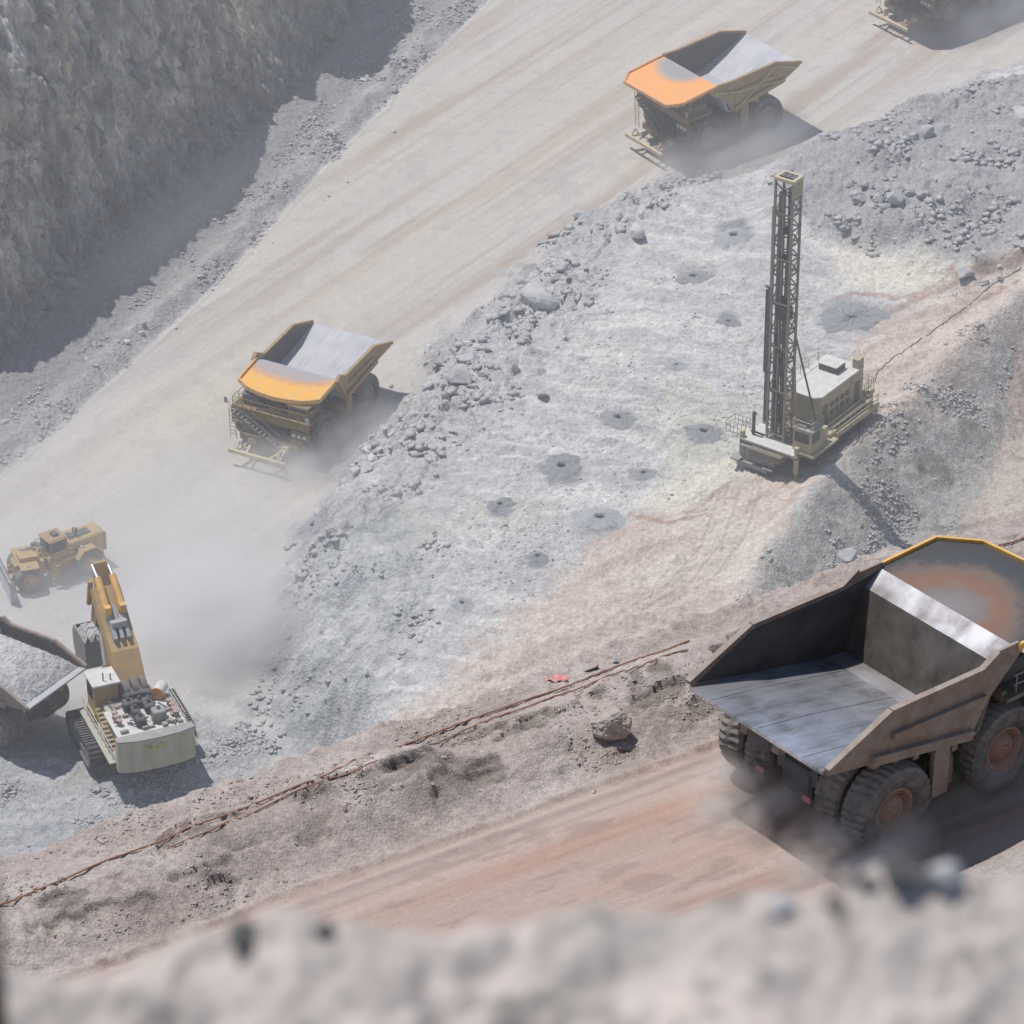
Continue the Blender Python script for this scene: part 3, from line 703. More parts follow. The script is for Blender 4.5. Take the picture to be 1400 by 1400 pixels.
disp = 1.2 * fbm(WS * 0.10, hz * 0.03, 501, 4) + 0.7 * rdg + 0.9 * rubble(WS + .15 * hz, hz * 0.4, 1.3, 503) + 0.5 * rubble(WS, hz * 0.5, 0.6, 507) + 0.35 * fbm(WS * 1.6, hz * 0.5, 504, 4) + 0.5 * (rubble(WS + hz * .3, hz, 2.8, 505) * .4)
lim = 0.35 + 0.65 * np.clip((topz - hz) / 10, 0, 1)
disp = disp * lim
disp = disp * (1 - 0.8 * np.clip(WT - 0.92, 0, 0.08) / 0.08)
back = np.clip(WT - 0.92, 0, 1) / 0.08 * 150
off = -(hz) * COT + disp - back
WX = B0[0] + WS * wu[0] + off * wn[0]; WY = B0[1] + WS * wu[1] + off * wn[1]
hz = hz + np.where(WT > 0.92, 0.6 * fbm(WS * .2, WT * 40, 508, 3), 0)
n1 = fbm(WS * 0.12, hz * 0.05, 510, 4); n2 = fbm(WS * 0.8, hz * 0.16, 511, 5); n3 = fbm(WS * 0.25 + 5, hz * 0.12, 512, 4)
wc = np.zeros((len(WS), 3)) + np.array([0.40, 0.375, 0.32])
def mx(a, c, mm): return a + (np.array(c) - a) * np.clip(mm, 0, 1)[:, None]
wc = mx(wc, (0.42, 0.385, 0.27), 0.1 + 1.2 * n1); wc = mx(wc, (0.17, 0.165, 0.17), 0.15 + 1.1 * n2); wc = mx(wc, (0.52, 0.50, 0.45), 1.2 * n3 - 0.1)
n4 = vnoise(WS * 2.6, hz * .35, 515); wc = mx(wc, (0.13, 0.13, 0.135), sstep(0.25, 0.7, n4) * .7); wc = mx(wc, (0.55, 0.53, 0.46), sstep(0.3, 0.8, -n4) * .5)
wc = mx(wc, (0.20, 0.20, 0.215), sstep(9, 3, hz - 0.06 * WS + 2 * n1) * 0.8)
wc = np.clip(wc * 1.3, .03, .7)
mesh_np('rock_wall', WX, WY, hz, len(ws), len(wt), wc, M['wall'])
o = bpy.data.objects['rock_wall']; tag(o, 'tall shaded olive and grey rock face rising beside the haul road', 'rock wall'); del o['kind']

def ground_at(px, py, far=True):
    z = 3.0 if far else 80.0
    for _ in range(12):
        p = unp(px, py, z)
        if far: z = grid_z(p[0], p[1], gx, gy, ZG)
        else:
            s_, d_ = near_sd(p[0], p[1]); z = grid_z(s_, d_, ns, ndv, ZNG)
    return Vector((p[0], p[1], z))

# ------------------------------------------------------------------ rocks
def rock_mesh(seed, mat, sub=3):
    rnd = random.Random(seed)
    import bmesh
    bm = bmesh.new(); bmesh.ops.create_icosphere(bm, subdivisions=sub, radius=1.0)
    planes = []
    for k in range(11):
        v = Vector((rnd.gauss(0, 1), rnd.gauss(0, 1), rnd.gauss(0, 1))).normalized(); planes.append((v, rnd.uniform(0.42, 0.80)))
    sx, sy, sz = rnd.uniform(.8, 1.25), rnd.uniform(.7, 1.0), rnd.uniform(.55, .8)
    for v in bm.verts:
        p = v.co.copy()
        for n, d in planes:
            q = p.dot(n)
            if q > d: p -= n * (q - d)
        p *= 1.15 * (1 + 0.015 * rnd.uniform(-1, 1))
        v.co = (p.x * sx, p.y * sy, p.z * sz)
    me = bpy.data.meshes.new('rock'); bm.to_mesh(me); bm.free(); me.materials.append(mat)
    return me
RM = {k: [rock_mesh(s + 10 * i, M[k], 3) for s in range(6)] for i, k in enumerate(('rock', 'rockdark', 'rockbrown', 'rimstone'))}

def put_rock(p, r, kind, label, group, name=None, cat=None, idx=None, sink=0.35, rot=None):
    if name is None: name = cat = 'clod' if 'clod' in label else ('stone' if ' stone' in label else 'boulder')
    me = RM[kind][random.randrange(6) if idx is None else idx]
    o = bpy.data.objects.new(name, me); COL.objects.link(o)
    o.location = (p.x, p.y, p.z + r * (0.6 - sink) * 0.7); o.scale = (r * random.uniform(.85, 1.2), r * random.uniform(.85, 1.2), r * random.uniform(.8, 1.1))
    o.rotation_euler = rot or (random.uniform(-.5, .5), random.uniform(-.5, .5), random.uniform(0, 6.28))
    return tag(o, label, cat, group)

def scatter(n, cx, cy, sx, sy, ang, rmin, rmax, kind, label, group, far=True, power=2.5):
    for _ in range(n):
        a = random.gauss(0, 1); b_ = random.gauss(0, 1)
        x = cx + a * sx * math.cos(ang) - b_ * sy * math.sin(ang); y = cy - a * sx * math.sin(ang) - b_ * sy * math.cos(ang)
        r = rmin + (rmax - rmin) * random.random() ** power
        put_rock(ground_at(x, y, far), r, kind, label, group)

# single boulders one can point at
put_rock(ground_at(733, 408), 2.0, 'rock', 'largest pale angular boulder on the bench edge above the haul road', None, idx=1, sink=.2)
put_rock(ground_at(629, 520), 1.6, 'rock', 'flat pale slab of rock lying below the row of edge boulders', None, idx=2, sink=.3)
put_rock(ground_at(640, 492), 1.0, 'rock', 'medium grey boulder directly above the flat pale slab', None, idx=0)
put_rock(ground_at(871, 322), 1.1, 'rock', 'pale boulder standing alone below the bend of the haul road', None, idx=3, sink=.1)
put_rock(ground_at(742, 541), 0.8, 'rock', 'single dark-shadowed stone on the pale slope between rubble and drill holes', None, idx=4)
put_rock(ground_at(1268, 182), 1.2, 'rockdark', 'craggy boulder on top of the rubble field at upper right', None, idx=5)
put_rock(ground_at(1398, 165), 1.6, 'rock', 'pale boulder at the right edge beside the haul road', None, idx=1)
put_rock(ground_at(1320, 376), 0.9, 'rock', 'pale block at the foot of the rubble field near the pink track', None, idx=2)
put_rock(ground_at(1222, 277), 1.15, 'rockdark', 'largest dark block in the dark rock pocket right of the mast', None, idx=3, sink=.1)
put_rock(ground_at(1157, 765), 1.0, 'rockdark', 'dark rock on the grey slope above the near dump truck', None, idx=0)
o = put_rock(ground_at(834, 1000, False), 01.2, 'rockbrown', 'big brown boulder sitting on the berm beside the near road', None, idx=5, sink=.45, rot=(.5, .9, 2.0))
put_rock(ground_at(806, 914, False), 0.36, 'rockbrown', 'brown clod at the bench rim right of the red cloth', None, idx=2)
put_rock(ground_at(841, 903, False), 0.2, 'rockdark', 'small dark stone at the bench rim, rightmost of the two above the cables', None, idx=1)
put_rock(ground_at(812, 1083, False), 0.12, 'rock', 'small white stone lying on the pink near road', None, idx=1)
g = 'boulders of the broken bench edge beside the haul road'; L = 'pale angular boulder in the broken bench edge beside the haul road'
scatter(20, 745, 375, 70, 16, .75, .25, .75, 'rock', L, g)
scatter(18, 640, 480, 42, 8, .35, .3, .95, 'rock', L, g)
scatter(12, 850, 300, 40, 14, .4, .25, .6, 'rock', L, g)
scatter(12, 560, 570, 30, 22, .9, .25, .6, 'rock', L, g)
scatter(10, 800, 455, 30, 18, .8, .2, .5, 'rock', L, g)
g = 'blocks of rubble beside the middle dump truck'; L = 'pale block of rubble right of the middle dump truck'
scatter(20, 520, 610, 26, 14, .9, .3, .75, 'rock', L, g)
g = 'dark blocks in the rock pocket right of the mast'; L = 'dark angular block in the rock pocket right of the drill mast'
scatter(34, 1200, 270, 30, 12, -.05, .3, .85, 'rockdark', L, g, power=1.6)
g = 'stones of the upper right rubble field'; L = 'grey stone in the rubble field at upper right'
scatter(28, 1290, 250, 70, 45, .1, .2, .6, 'rockdark', L, g)
scatter(10, 1340, 350, 25, 18, .5, .3, .7, 'rock', L, g)
g = 'stones along the foot of the rock wall'; L = 'small stone on the gravel strip between rock wall and haul road'
scatter(20, 500, 120, 110, 18, .85, .2, .55, 'rock', L, g)
scatter(10, 130, 490, 80, 10, .6, .2, .4, 'rock', L, g)
scatter(8, 330, 370, 120, 5, .72, .12, .28, 'rock', 'small stone spilled on the left side of the haul road', 'stones spilled on the haul road')
g = 'stones on the shovel floor'; L = 'grey stone on the floor around the excavator'
scatter(14, 330, 1040, 60, 40, .1, .18, .4, 'rock', L, g)
scatter(8, 470, 1000, 25, 25, .6, .2, .55, 'rockdark', L, g)
g = 'stones on the grey slope'; L = 'small grey stone on the slope between the drill rig and the near truck'
scatter(16, 1190, 640, 60, 50, .7, .15, .4, 'rockdark', L, g)
g = 'clods along the near berm'; L = 'small brown clod lying on the near berm'
scatter(22, 560, 1090, 230, 18, .43, .06, .22, 'rockbrown', L, g, False)
scatter(10, 60, 1165, 90, 6, .25, .1, .25, 'rockbrown', L, g, False)
scatter(8, 760, 935, 90, 6, .4, .05, .14, 'rockbrown', L, g, False)

def craggy(o, seed):
    import bmesh
    from mathutils import noise as mn
    bm = bmesh.new(); bmesh.ops.create_icosphere(bm, subdivisions=5, radius=1.0); rnd = random.Random(seed)
    pl = [(Vector((rnd.gauss(0, 1), rnd.gauss(0, 1), rnd.gauss(0, .8))).normalized(), rnd.uniform(.6, .9)) for _ in range(16)]
    for v in bm.verts:
        p = v.co.copy()
        for n, d in pl:
            q = p.dot(n)
            if q > d: p -= n * (q - d) * .92
        p *= 1 + .22 * mn.fractal(v.co * 1.4 + Vector((seed, 0, 0)), .8, 2.1, 5) + .05 * mn.fractal(v.co * 6, .7, 2, 4)
        v.co = (p.x * 1.15, p.y, p.z * .85)
    me = bpy.data.meshes.new('boulder'); bm.to_mesh(me); bm.free(); me.materials.append(M['rockbrown']); o.data = me; o.rotation_euler = (0, 0, .4); o.scale = (.98, .85, .8); o.location.z += .25
craggy(next(q for q in bpy.data.objects if q.get('label', '').startswith('big brown boulder')), 3)
# loose gravel: thousands of small stones nobody would count, merged
def gravel(name, spots, kind, far=True, seed=3):
    rnd = np.random.default_rng(seed)
    base_v = np.array([(1, 0, 0), (-.9, .2, 0), (0, .8, .1), (.1, -.9, 0), (0, .1, .5), (.1, 0, -.4)], float)
    base_f = np.array([(0, 2, 4), (2, 1, 4), (1, 3, 4), (3, 0, 4), (2, 0, 5), (1, 2, 5), (3, 1, 5), (0, 3, 5)])
    PX = []; RR = []
    for (poly, n, rmin, rmax) in spots:
        A = np.array(poly); lo, hi = A.min(0), A.max(0); got = 0
        while got < n:
            c = lo + (hi - lo) * rnd.random((n * 2, 2)); c = c[(poly_sd(c[:, 0], c[:, 1], poly) > 0) & (fbm(c[:, 0] * .25, c[:, 1] * .25, 77, 4) > 0.0 + 0.5 * rnd.random(len(c)) ** 2)][:n - got]
            PX.append(c); RR.append(rmin + (rmax - rmin) * rnd.random(len(c)) ** 3); got += len(c)
    P = np.concatenate(PX); r = np.concatenate(RR); n = len(P)
    if far: Z = far_z(P[:, 0], P[:, 1])
    else:
        s_, d_ = near_sd(P[:, 0], P[:, 1]); Z = near_h(s_, d_)
    ang = rnd.random(n) * 6.28; ca, sa = np.cos(ang), np.sin(ang)
    st = 1 + 0.5 * (rnd.random((n, 3)) - .5); jit = 0.35 * (rnd.random((n, 6, 3)) - .5)
    V = (base_v[None] + jit) * st[:, None, :] * r[:, None, None]
    X = V[..., 0] * ca[:, None] - V[..., 1] * sa[:, None] + P[:, 0:1]; Y = V[..., 0] * sa[:, None] + V[..., 1] * ca[:, None] + P[:, 1:2]; Zv = V[..., 2] + Z[:, None] + 0.05 * r[:, None]
    co = np.stack([X, Y, Zv], -1).reshape(-1, 3); fc = (base_f[None] + (np.arange(n) * 6)[:, None, None]).reshape(-1)
    me = bpy.data.meshes.new(name); me.vertices.add(len(co)); me.vertices.foreach_set('co', co.ravel()); me.loops.add(len(fc)); me.loops.foreach_set('vertex_index', fc)
    me.polygons.add(len(fc) // 3); me.polygons.foreach_set('loop_start', np.arange(len(fc) // 3) * 3); me.update(calc_edges=True); me.materials.append(M[kind])
    o = bpy.data.objects.new(name, me); COL.objects.link(o); tag(o, kind='stuff')
    return o
o = gravel('gravel', [(rub_edge, 1500, .08, .75), (rub_right, 2800, .08, .7), (rub_face, 700, .07, .4), (W([(560, 740), (700, 560), (900, 380), (1040, 300), (1060, 560), (900, 700), (640, 900)], 6), 1300, .04, .2),
                  (W([(0, 1040), (120, 1050), (330, 960), (430, 1045), (0, 1180)], 0), 2500, .06, .34),
                  (W([(-20, 560), (150, 430), (360, 240), (560, 40), (620, 0), (700, 0), (460, 230), (290, 390), (90, 550), (-20, 620)], 1), 3500, .06, .34),
                  (W([(990, 870), (1110, 685), (1180, 612), (1330, 470), (1400, 430), (1400, 480), (1340, 620), (1280, 760), (1060, 860)], 4), 2800, .06, .34)], 'rock')
tag(o, 'loose pale broken stones strewn over the slopes of the pit', 'gravel')
o = gravel('dirt_crumbs', [(W([(0, 1180), (440, 1030), (950, 850), (1000, 900), (1000, 990), (640, 1120), (350, 1240), (0, 1340)], 80), 5000, .02, .12)], 'rockbrown', False, 5)
tag(o, 'small brown crumbs of earth strewn over the near berm', 'dirt')

# ------------------------------------------------------------------ drill-hole cuttings
for i, (px, py, r, lab) in enumerate(holes):
    p = ground_at(px, py); b_ = MB(); n = 44
    prof = [(1.15, -.10), (1.0, -.015), (.85, .025), (.7, .05), (.55, .085), (.42, .12), (.32, .14), (.24, .125), (.17, .05), (.12, -.08)] if r < 3 else [(1.1, -.10), (1.0, -.02), (.85, .02), (.6, .035), (.45, .03), (.3, .045), (.15, .04), (.04, .05)]
    vs = []; fs = []
    for (q, h) in prof:
        for k in range(n):
            a = 2 * math.pi * k / n; w = 1 + .14 * math.sin(2 * a + i) + .09 * math.sin(5 * a + 2 * i) + .05 * math.sin(11 * a + i)
            x = q * r * w * math.cos(a); y = q * r * w * math.sin(a) * .9
            gz = grid_z(p.x + x, p.y + y, gx, gy, ZG) - p.z
            vs.append((x, y, gz * min(1, q * 1.2) + h * r * 1.25 + .05 + random.uniform(-.03, .03) * (3 if r > 3 else 1)))
    for j in range(len(prof) - 1):
        for k in range(n): fs.append([j * n + k, j * n + (k + 1) % n, (j + 1) * n + (k + 1) % n, (j + 1) * n + k])
    b_.add(vs, fs, False)
    o = b_.build('cuttings_mound', M['cuttings']); o.location = p; tag(o, lab, 'drill cuttings', 'mounds of cuttings around the drilled holes')
    if r < 3:
        h = MB(); h.lathe([(0, 0.002), (.01 * r, .12 * r), (.03 * r, .19 * r)], (0, 0, .05 + .055 * r), 'z', 14)
        h.build('drill_hole', M['hole'], o)

# ------------------------------------------------------------------ machine parts
def copyobj(o, parent, loc, rot=None, scale=None):
    c = o.copy(); COL.objects.link(c); c.parent = parent; c.location = loc
    if rot: c.rotation_euler = rot
    if scale: c.scale = scale
    for ch in o.children:
        d = ch.copy(); COL.objects.link(d); d.parent = c
    return c

def tyre_mb(Rr, w, n=72, lug=0.09):
    h = w / 2
    prof = [(-h * .62, Rr * .46), (-h * .86, Rr * .56), (-h * 1.0, Rr * .74), (-h * .98, Rr * .88), (-h * .84, Rr * .965), (-h * .45, Rr), (0, Rr * 1.0), (h * .45, Rr), (h * .84, Rr * .965), (h * .98, Rr * .88), (h * 1.0, Rr * .74), (h * .86, Rr * .56), (h * .62, Rr * .46)]
    lugs = [0, 0, 0, lug * .3, lug * .8, lug, lug * .0, lug, lug * .8, lug * .3, 0, 0, 0]
    b_ = MB(); b_.lathe(prof, (0, 0, 0), 'y', n, False, lugs)
    return b_
def rim_mb(Rr, w, sgn):
    """dished rim, bolts and hub on the outer side (sgn)"""
    h = w / 2 * sgn; b_ = MB()
    b_.lathe([(h * .66, Rr * .50), (h * .74, Rr * .49), (h * .70, Rr * .43), (h * .35, Rr * .40), (h * .30, Rr * .30), (h * .62, Rr * .27), (h * .66, Rr * .20), (h * .80, Rr * .17), (h * .80, 0.001)], (0, 0, 0), 'y', 36, True)
    for k in range(16):
        a = k * math.pi / 8; b_.box((Rr * .345 * math.cos(a), h * .36, Rr * .345 * math.sin(a)), (.09, .10, .09))
    for k in range(6):
        a = k * math.pi / 3; b_.tube((Rr * .1 * math.cos(a), h * .8, Rr * .1 * math.sin(a)), (Rr * .1 * math.cos(a), h * .86, Rr * .1 * math.sin(a)), .05, n=6)
    b_.lathe([(-h * .6, Rr * .47), (-h * .5, Rr * .1), (-h * .5, 0.001)], (0, 0, 0), 'y', 24, True)
    return b_
_cache = {}
def wheel(parent, loc, Rr, w, sgn, rimmat, key):
    k = (key, sgn)
    if k not in _cache:
        t = tyre_mb(Rr, w).build('wheel', M['tyre'], parent); r = rim_mb(Rr, w, sgn).build('rim', rimmat, t)
        t.location = loc; t.rotation_euler = (0, random.uniform(0, 1), 0); _cache[k] = t
        return t
    return copyobj(_cache[k], parent, loc, (0, random.uniform(0, 6), 0))

def haul_truck(loc, yaw, pitch, spec, label, rimmat='rimtan'):
    S = spec; hw = S['hw']; paintm = M[S['paint']]; groupname = 'mining dump trucks in the pit'
    T = thing('dump_truck', loc, yaw, label, 'dump truck', groupname, ry=-pitch)
    fl = S['floor']; lip, rise, tb, tp, cs = S['side']  # side wall outline
    bot = S['bottom']
    # --- dump body: side walls, beams; sub-parts for floor, front plate, canopy
    b_ = MB()
    for sg in (-1, 1):
        y = sg * hw
        poly = [lip, rise, tb, tp, cs] + bot[::-1] + [(lip[0] + .1, lip[1] - .35)]
        b_.plate([(x, y, z) for x, z in poly], (0, -sg * .14, 0))
        # rolled top rail
        for (x0, z0), (x1, z1) in ((lip, rise), (rise, tb), (tb, tp)):
            b_.beam((x0, y + sg * .06, z0), (x1, y + sg * .06, z1), .30, .26)
        # outer box beams
        b_.beam((bot[0][0] - .1, y + sg * .12, bot[0][1] + .25), (bot[1][0], y + sg * .12, bot[1][1] + .35), .26, .45)
        xm0, xm1 = rise[0] + .2, tb[0] + .3
        zt = (rise[1] + tb[1]) / 2
        zl = bot[0][1] + (bot[1][1] - bot[0][1]) * .15
        b_.beam((xm0, y + sg * .10, zl + (zt - zl) * .48), (xm1, y + sg * .10, zl - .35 + (zt - zl) * .52), .22, .34)
    for k in range(5):                     # cross bolsters under the floor
        t = (k + .5) / 5; x = bot[0][0] + (bot[1][0] - bot[0][0]) * t; z = float(np.interp(x, [q[0] for q in fl[:4]], [q[1] for q in fl[:4]])) - .46
        b_.box((x, 0, z), (.35, hw * 2 - .5, .45))
    for sg in (-1, 1):
        for q0, q1 in zip(fl[:2], fl[1:3]): b_.beam((q0[0] + .3, sg, q0[1] - .6), (q1[0] + .3, sg, q1[1] - .6), .4, .5)
    body = b_.build('dump_body', paintm, T)
    f_ = MB(); f_.strip(fl[:3], -hw + .14, hw - .14, .16); f_.build('floor_plate', M[S['floor_m']], body)
    f_ = MB()
    for y in (np.linspace(-hw + 1.5, hw - 1.5, 3) if S['floor_m'] == 'bed_steel' else []):
        for q0, q1 in zip(fl[:2], fl[1:3]): f_.beam((q0[0] + .05, y, q0[1] + .01), (q1[0], y, q1[1] + .01), .035, .015)
    if f_.v: f_.build('weld_seam', M[S['floor_m']], body)
    f_ = MB(); f_.strip([fl[2], fl[3]], -hw + .14, hw - .14, .16); f_.build('floor_corner_plate', M[S['band_m']], body)
    f_ = MB(); f_.strip(fl[3:5], -hw + .14, hw - .14, .16); f_.build('front_plate', M[S['front_m']], body)
    f_ = MB(); f_.strip(fl[4:6], -hw + .14, hw - .14, .16); f_.build('upper_band_plate', M[S['band_m']], body)
    for sg in (-1, 1):                     # inner lining of the side walls
        f_ = MB(); yy = sg * (hw - .145)
        f_.plate([(lip[0] + .3, yy, lip[1] - .02), (rise[0], yy, rise[1] - .06), (tb[0], yy, tb[1] - .06), (fl[5][0], yy, fl[5][1] - .05), (fl[4][0], yy, fl[4][1]), (fl[3][0], yy, fl[3][1]), (fl[2][0], yy, fl[2][1]), (fl[1][0], yy, fl[1][1])], (0, -sg * .02, 0))
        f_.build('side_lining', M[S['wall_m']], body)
    cx0 = fl[5]; can = S['canopy']         # [(x,|y|,z)...] outline from the side start to the centre line
    c_ = MB()
    right = [(x, -y, z) for x, y, z in can]; left = [(x, y, z) for x, y, z in can]
    # triangulated top in strips between mirrored points so that it may curve
    pts = list(zip(left, right))
    for (l0, r0), (l1, r1) in zip(pts[:-1], pts[1:]):
        if l1[1] < 0.01:
            c_.plate([l0, l1, r0], (0, 0, -.16))
        else:
            c_.plate([l0, l1, r1, r0], (0, 0, -.16))
    for k in range(5):
        x = cx0[0] + .5 + k * (can[-1][0] - cx0[0] - 1.6) / 4; z = cx0[1] + (can[1][2] - cx0[1]) * k / 4 - .36
        c_.box((x, 0, z), (.22, hw * 1.7, .36))
    c_.build('canopy', M[S['can_m']], body)
    e_ = MB()                               # raised lip round the canopy
    edge = left + right[::-1][1 if can[-1][1] < .01 else 0:]
    for p, q in zip(edge[:-1], edge[1:]):
        e_.beam((p[0], p[1], p[2] + .02), (q[0], q[1], q[2] + .02), .16, S.get('liph', .34))
    e_.build('canopy_edge', M[S['edge_m']], body)
    if S.get('ribs'):
        for sg in (-1, 1):
            r_ = MB(); y = sg * (hw + .22)
            for (x0, z0), (x1, z1) in S['ribs']: r_.beam((x0, y, z0), (x1, y, z1), .12, .13)
            r_.build('side_rib', M['lime'], body)
    if S.get('ears'):
        for sg in (-1, 1):
            r_ = MB(); y = sg * (hw + .02)
            r_.plate([(4.0, y, 4.6), (3.5, y, 6.0), (4.7, y, 6.75), (5.3, y, 6.3), (4.4, y, 4.9), (3.5, y, 3.5)], (0, sg * .35, 0)); r_.build('side_gusset', M['ochre'], body)
    # --- chassis
    f_ = MB()
    for sg in (-1, 1):
        f_.beam((-1.6, sg * 1.05, 2.7), (6.0, sg * 1.05, 2.75), .5, .9); f_.beam((6.0, sg * 1.05, 2.75), (9.4, sg * 1.05, 2.2), .5, .9)
    for x in (-1.2, 1.6, 4.2, 6.6): f_.box((x, 0, 2.7), (.5, 2.2, .6))
    f_.box((7.2, 0, 2.2), (.9, 5.2, .7)); f_.build('chassis_frame', M['darksteel'], T)
    a_ = MB(); a_.lathe([(-2.4, .75), (-1.4, 1.0), (1.4, 1.0), (2.4, .75)], (0, 0, 2), 'y', 24); a_.box((-1.1, 0, 2.1), (1.2, 1.9, 1.5), bev=.15); a_.build('rear_axle', M['darksteel'], T)
    for sg in (-1, 1):
        h_ = MB(); h_.tube((2.2, sg * 1.6, 1.7), (3.2, sg * 1.7, 3.1), .28, n=12); h_.build('hoist_cylinder', M['steel'], T)
        h_ = MB(); h_.tube((-.9, sg * 1.1, 1.6), (-1.0, sg * 1.15, 3.9), .22, n=10); h_.build('rear_strut', M['steel'], T)
        h_ = MB(); h_.tube((7.2, sg * 2.3, 2.0), (6.9, sg * 1.9, 4.2), .30, n=12); h_.build('front_strut', M['steel'], T)
        m_ = MB(); m_.box((-2.4, sg * 1.5, 2.2), (.1, .5, .3)); m_.build('tail_lamp', M['pinkred'], T)
    t_ = MB(); t_.box((3.5, -3.1, 2.2), (1.9, 1.4, 1.7), bev=.25); t_.build('fuel_tank', M[S['paint2']], T)
    t_ = MB(); t_.tube((2.6, 3.2, 2.4), (4.5, 3.2, 2.4), .8, n=20); t_.build('hydraulic_tank', M[S['paint2']], T)
    t_ = MB()
    for sg in (-1, 1): t_ = MB(); t_.box((2.9, sg * (hw - .15), 3.0), (.95, .25, 2.6)); t_.box((2.9, sg * (hw - .6), 4.2), (.9, 1.2, .2)); t_.build('mud_guard', paintm, T)
    # --- front: engine bay, radiator, decks, cab
    f_ = MB(); f_.box((8.1, 0, 3.05), (2.2, 2.7, 2.5), bev=.1); f_.build('engine_bay', M['darksteel'], T)
    g_ = MB(); g_.box((9.28, 0, 2.9), (.14, 2.9, 2.5))
    for k in range(9): g_.box((9.38, 0, 1.85 + k * .27), (.08, 2.6, .07))
    for y in (-1.5, 1.5, 0): g_.box((9.40, y, 2.9), (.12, .14, 2.6))
    g_.build('radiator_grille', M['black'], T)
    g_ = MB(); g_.box((9.7, 0, 1.35), (.8, 6.2, .75), bev=.12)
    for sg in (-1, 1): g_.box((9.1, sg * 2.5, 1.9), (1.0, 1.1, .5), bev=.08)
    g_.build('bumper', M[S['paint2']], T)
    DZ = S['deck']
    d_ = MB(); d_.box((8.3, 0, DZ), (2.8, hw * 1.94, .2)); d_.box((9.72, 0, DZ - .3), (.1, hw * 1.94, .7)); d_.box((7.0, 0, DZ + .1), (.3, hw * 1.8, .5))
    d_.build('deck', M[S['paint2']], T)
    for sg in (-1, 1):
        d_ = MB(); d_.box((8.6, sg * 3.3, DZ - .95), (2.1, 1.5, .16)); d_.box((9.6, sg * 3.1, DZ - 1.25), (.14, 1.9, .8)); d_.box((8.7, sg * 3.1, DZ - .55), (.9, .8, .7), bev=.06); d_.build('fender', M[S['paint2']], T)
        for y in (2.4, 2.95, 3.5):
            l_ = MB(); l_.tube((9.68, sg * y, DZ - 1.25), (9.80, sg * y, DZ - 1.25), .17, n=14); l_.build('headlight', M['lens'], T)
    cz = S['cabtop']
    c_ = MB(); hcab = cz - DZ - .1
    c_.box((8.1, 2.6, DZ + .1 + .35), (2.1, 2.0, .7), bev=.06); c_.box((8.1, 2.6, cz - .1), (2.3, 2.2, .2), bev=.05)
    for x in (7.15, 9.05):
        for y in (1.7, 3.5): c_.box((x, y, DZ + hcab / 2), (.16, .16, hcab))
    cab = c_.build('cab', M[S['paint2']], T)
    w_ = MB(); w_.box((8.1, 2.6, DZ + .75 + (cz - DZ - .9) / 2), (1.96, 1.86, max(.3, cz - DZ - .95))); w_.build('window', M['glass'], cab)
    c_ = MB(); c_.box((8.0, -2.4, DZ + .65), (1.9, 1.8, 1.0), bev=.08); c_.build('electrical_cabinet', M['darksteel'], T)
    for y in (-.8, .1, .9):
        c_ = MB(); c_.tube((7.9, y, DZ + .1), (7.9, y, DZ + .9), .34, n=14); c_.tube((7.9, y, DZ + .9), (7.9, y, DZ + 1.05), .42, n=14); c_.build('air_cleaner', M['darksteel'], T)
    r_ = MB(); yy = hw * .93
    posts = [(9.65, y) for y in np.linspace(-yy, yy, 9)] + [(8.6, yy), (7.6, yy), (8.6, -yy), (7.6, -yy)]
    for x, y in posts: r_.tube((x, y, DZ), (x, y, DZ + 1.05), .035, n=6)
    for h in (.55, 1.05):
        r_.tube((9.65, -yy, DZ + h), (9.65, yy, DZ + h), .035, n=6)
        for sg in (-1, 1): r_.tube((9.65, sg * yy, DZ + h), (7.4, sg * yy, DZ + h), .035, n=6)
    r_.build('handrail', M[S['rail_m']], T)
    s_ = MB(); a = Vector((9.95, -3.3, DZ)); c = Vector((10.1, 1.2, 1.5))
    for dx in (0, .65):
        s_.beam(a + Vector((dx, 0, 0)), c + Vector((dx, 0, 0)), .08, .22)
        s_.tube(a + Vector((dx, 0, 1)), c + Vector((dx, 0, 1)), .04, n=6)
    for k in range(13): p = a.lerp(c, k / 12); s_.box((p.x + .32, p.y, p.z), (.62, .24, .05))
    s_.build('stairway', M['darksteel'], T)
    for sg in (-1, 1):
        m_ = MB(); m_.tube((9.9, sg * (yy + .1), DZ + .2), (10.2, sg * (yy + .3), DZ + 1.0), .03, n=6); m_.box((10.22, sg * (yy + .35), DZ + .9), (.08, .35, .6), bev=.03); m_.build('mirror', M['bluegrey'], T)
        if sg < 0:
            m_ = MB()
            for k in range(8): m_.box((9.9, -yy, 1.2 + k * .38), (.06, .6, .05))
            m_.tube((9.9, -yy - .3, .8), (9.9, -yy - .3, DZ), .04, n=6); m_.tube((9.9, -yy + .3, .8), (9.9, -yy + .3, DZ), .04, n=6); m_.build('ladder', M['barcream'], T)
    if S.get('bar'):
        rr_ = random.Random(9)
        for k in range(14):
            b2 = MB(); y = rr_.uniform(-3.4, 3.4); x = rr_.uniform(7.4, 9.4); b2.box((x, y, DZ + .3), (rr_.uniform(.3, .8), rr_.uniform(.3, .9), rr_.uniform(.4, .9)), bev=.05)
            if k % 3 == 0: b2.tube((x, y, DZ + .4), (x + .3, y + .4, DZ + 1.1), .06, n=6)
            b2.build('deck_box', M[('darksteel', 'ochredark', 'black')[k % 3]], T)
        b2 = MB()
        for k in range(8): y = -2.6 + k * .7; b2.tube((9.5, y, 1.7), (9.6, y + rr_.uniform(-.5, .5), 3.2), .07, n=6)
        b2.build('hose', M['black'], T)
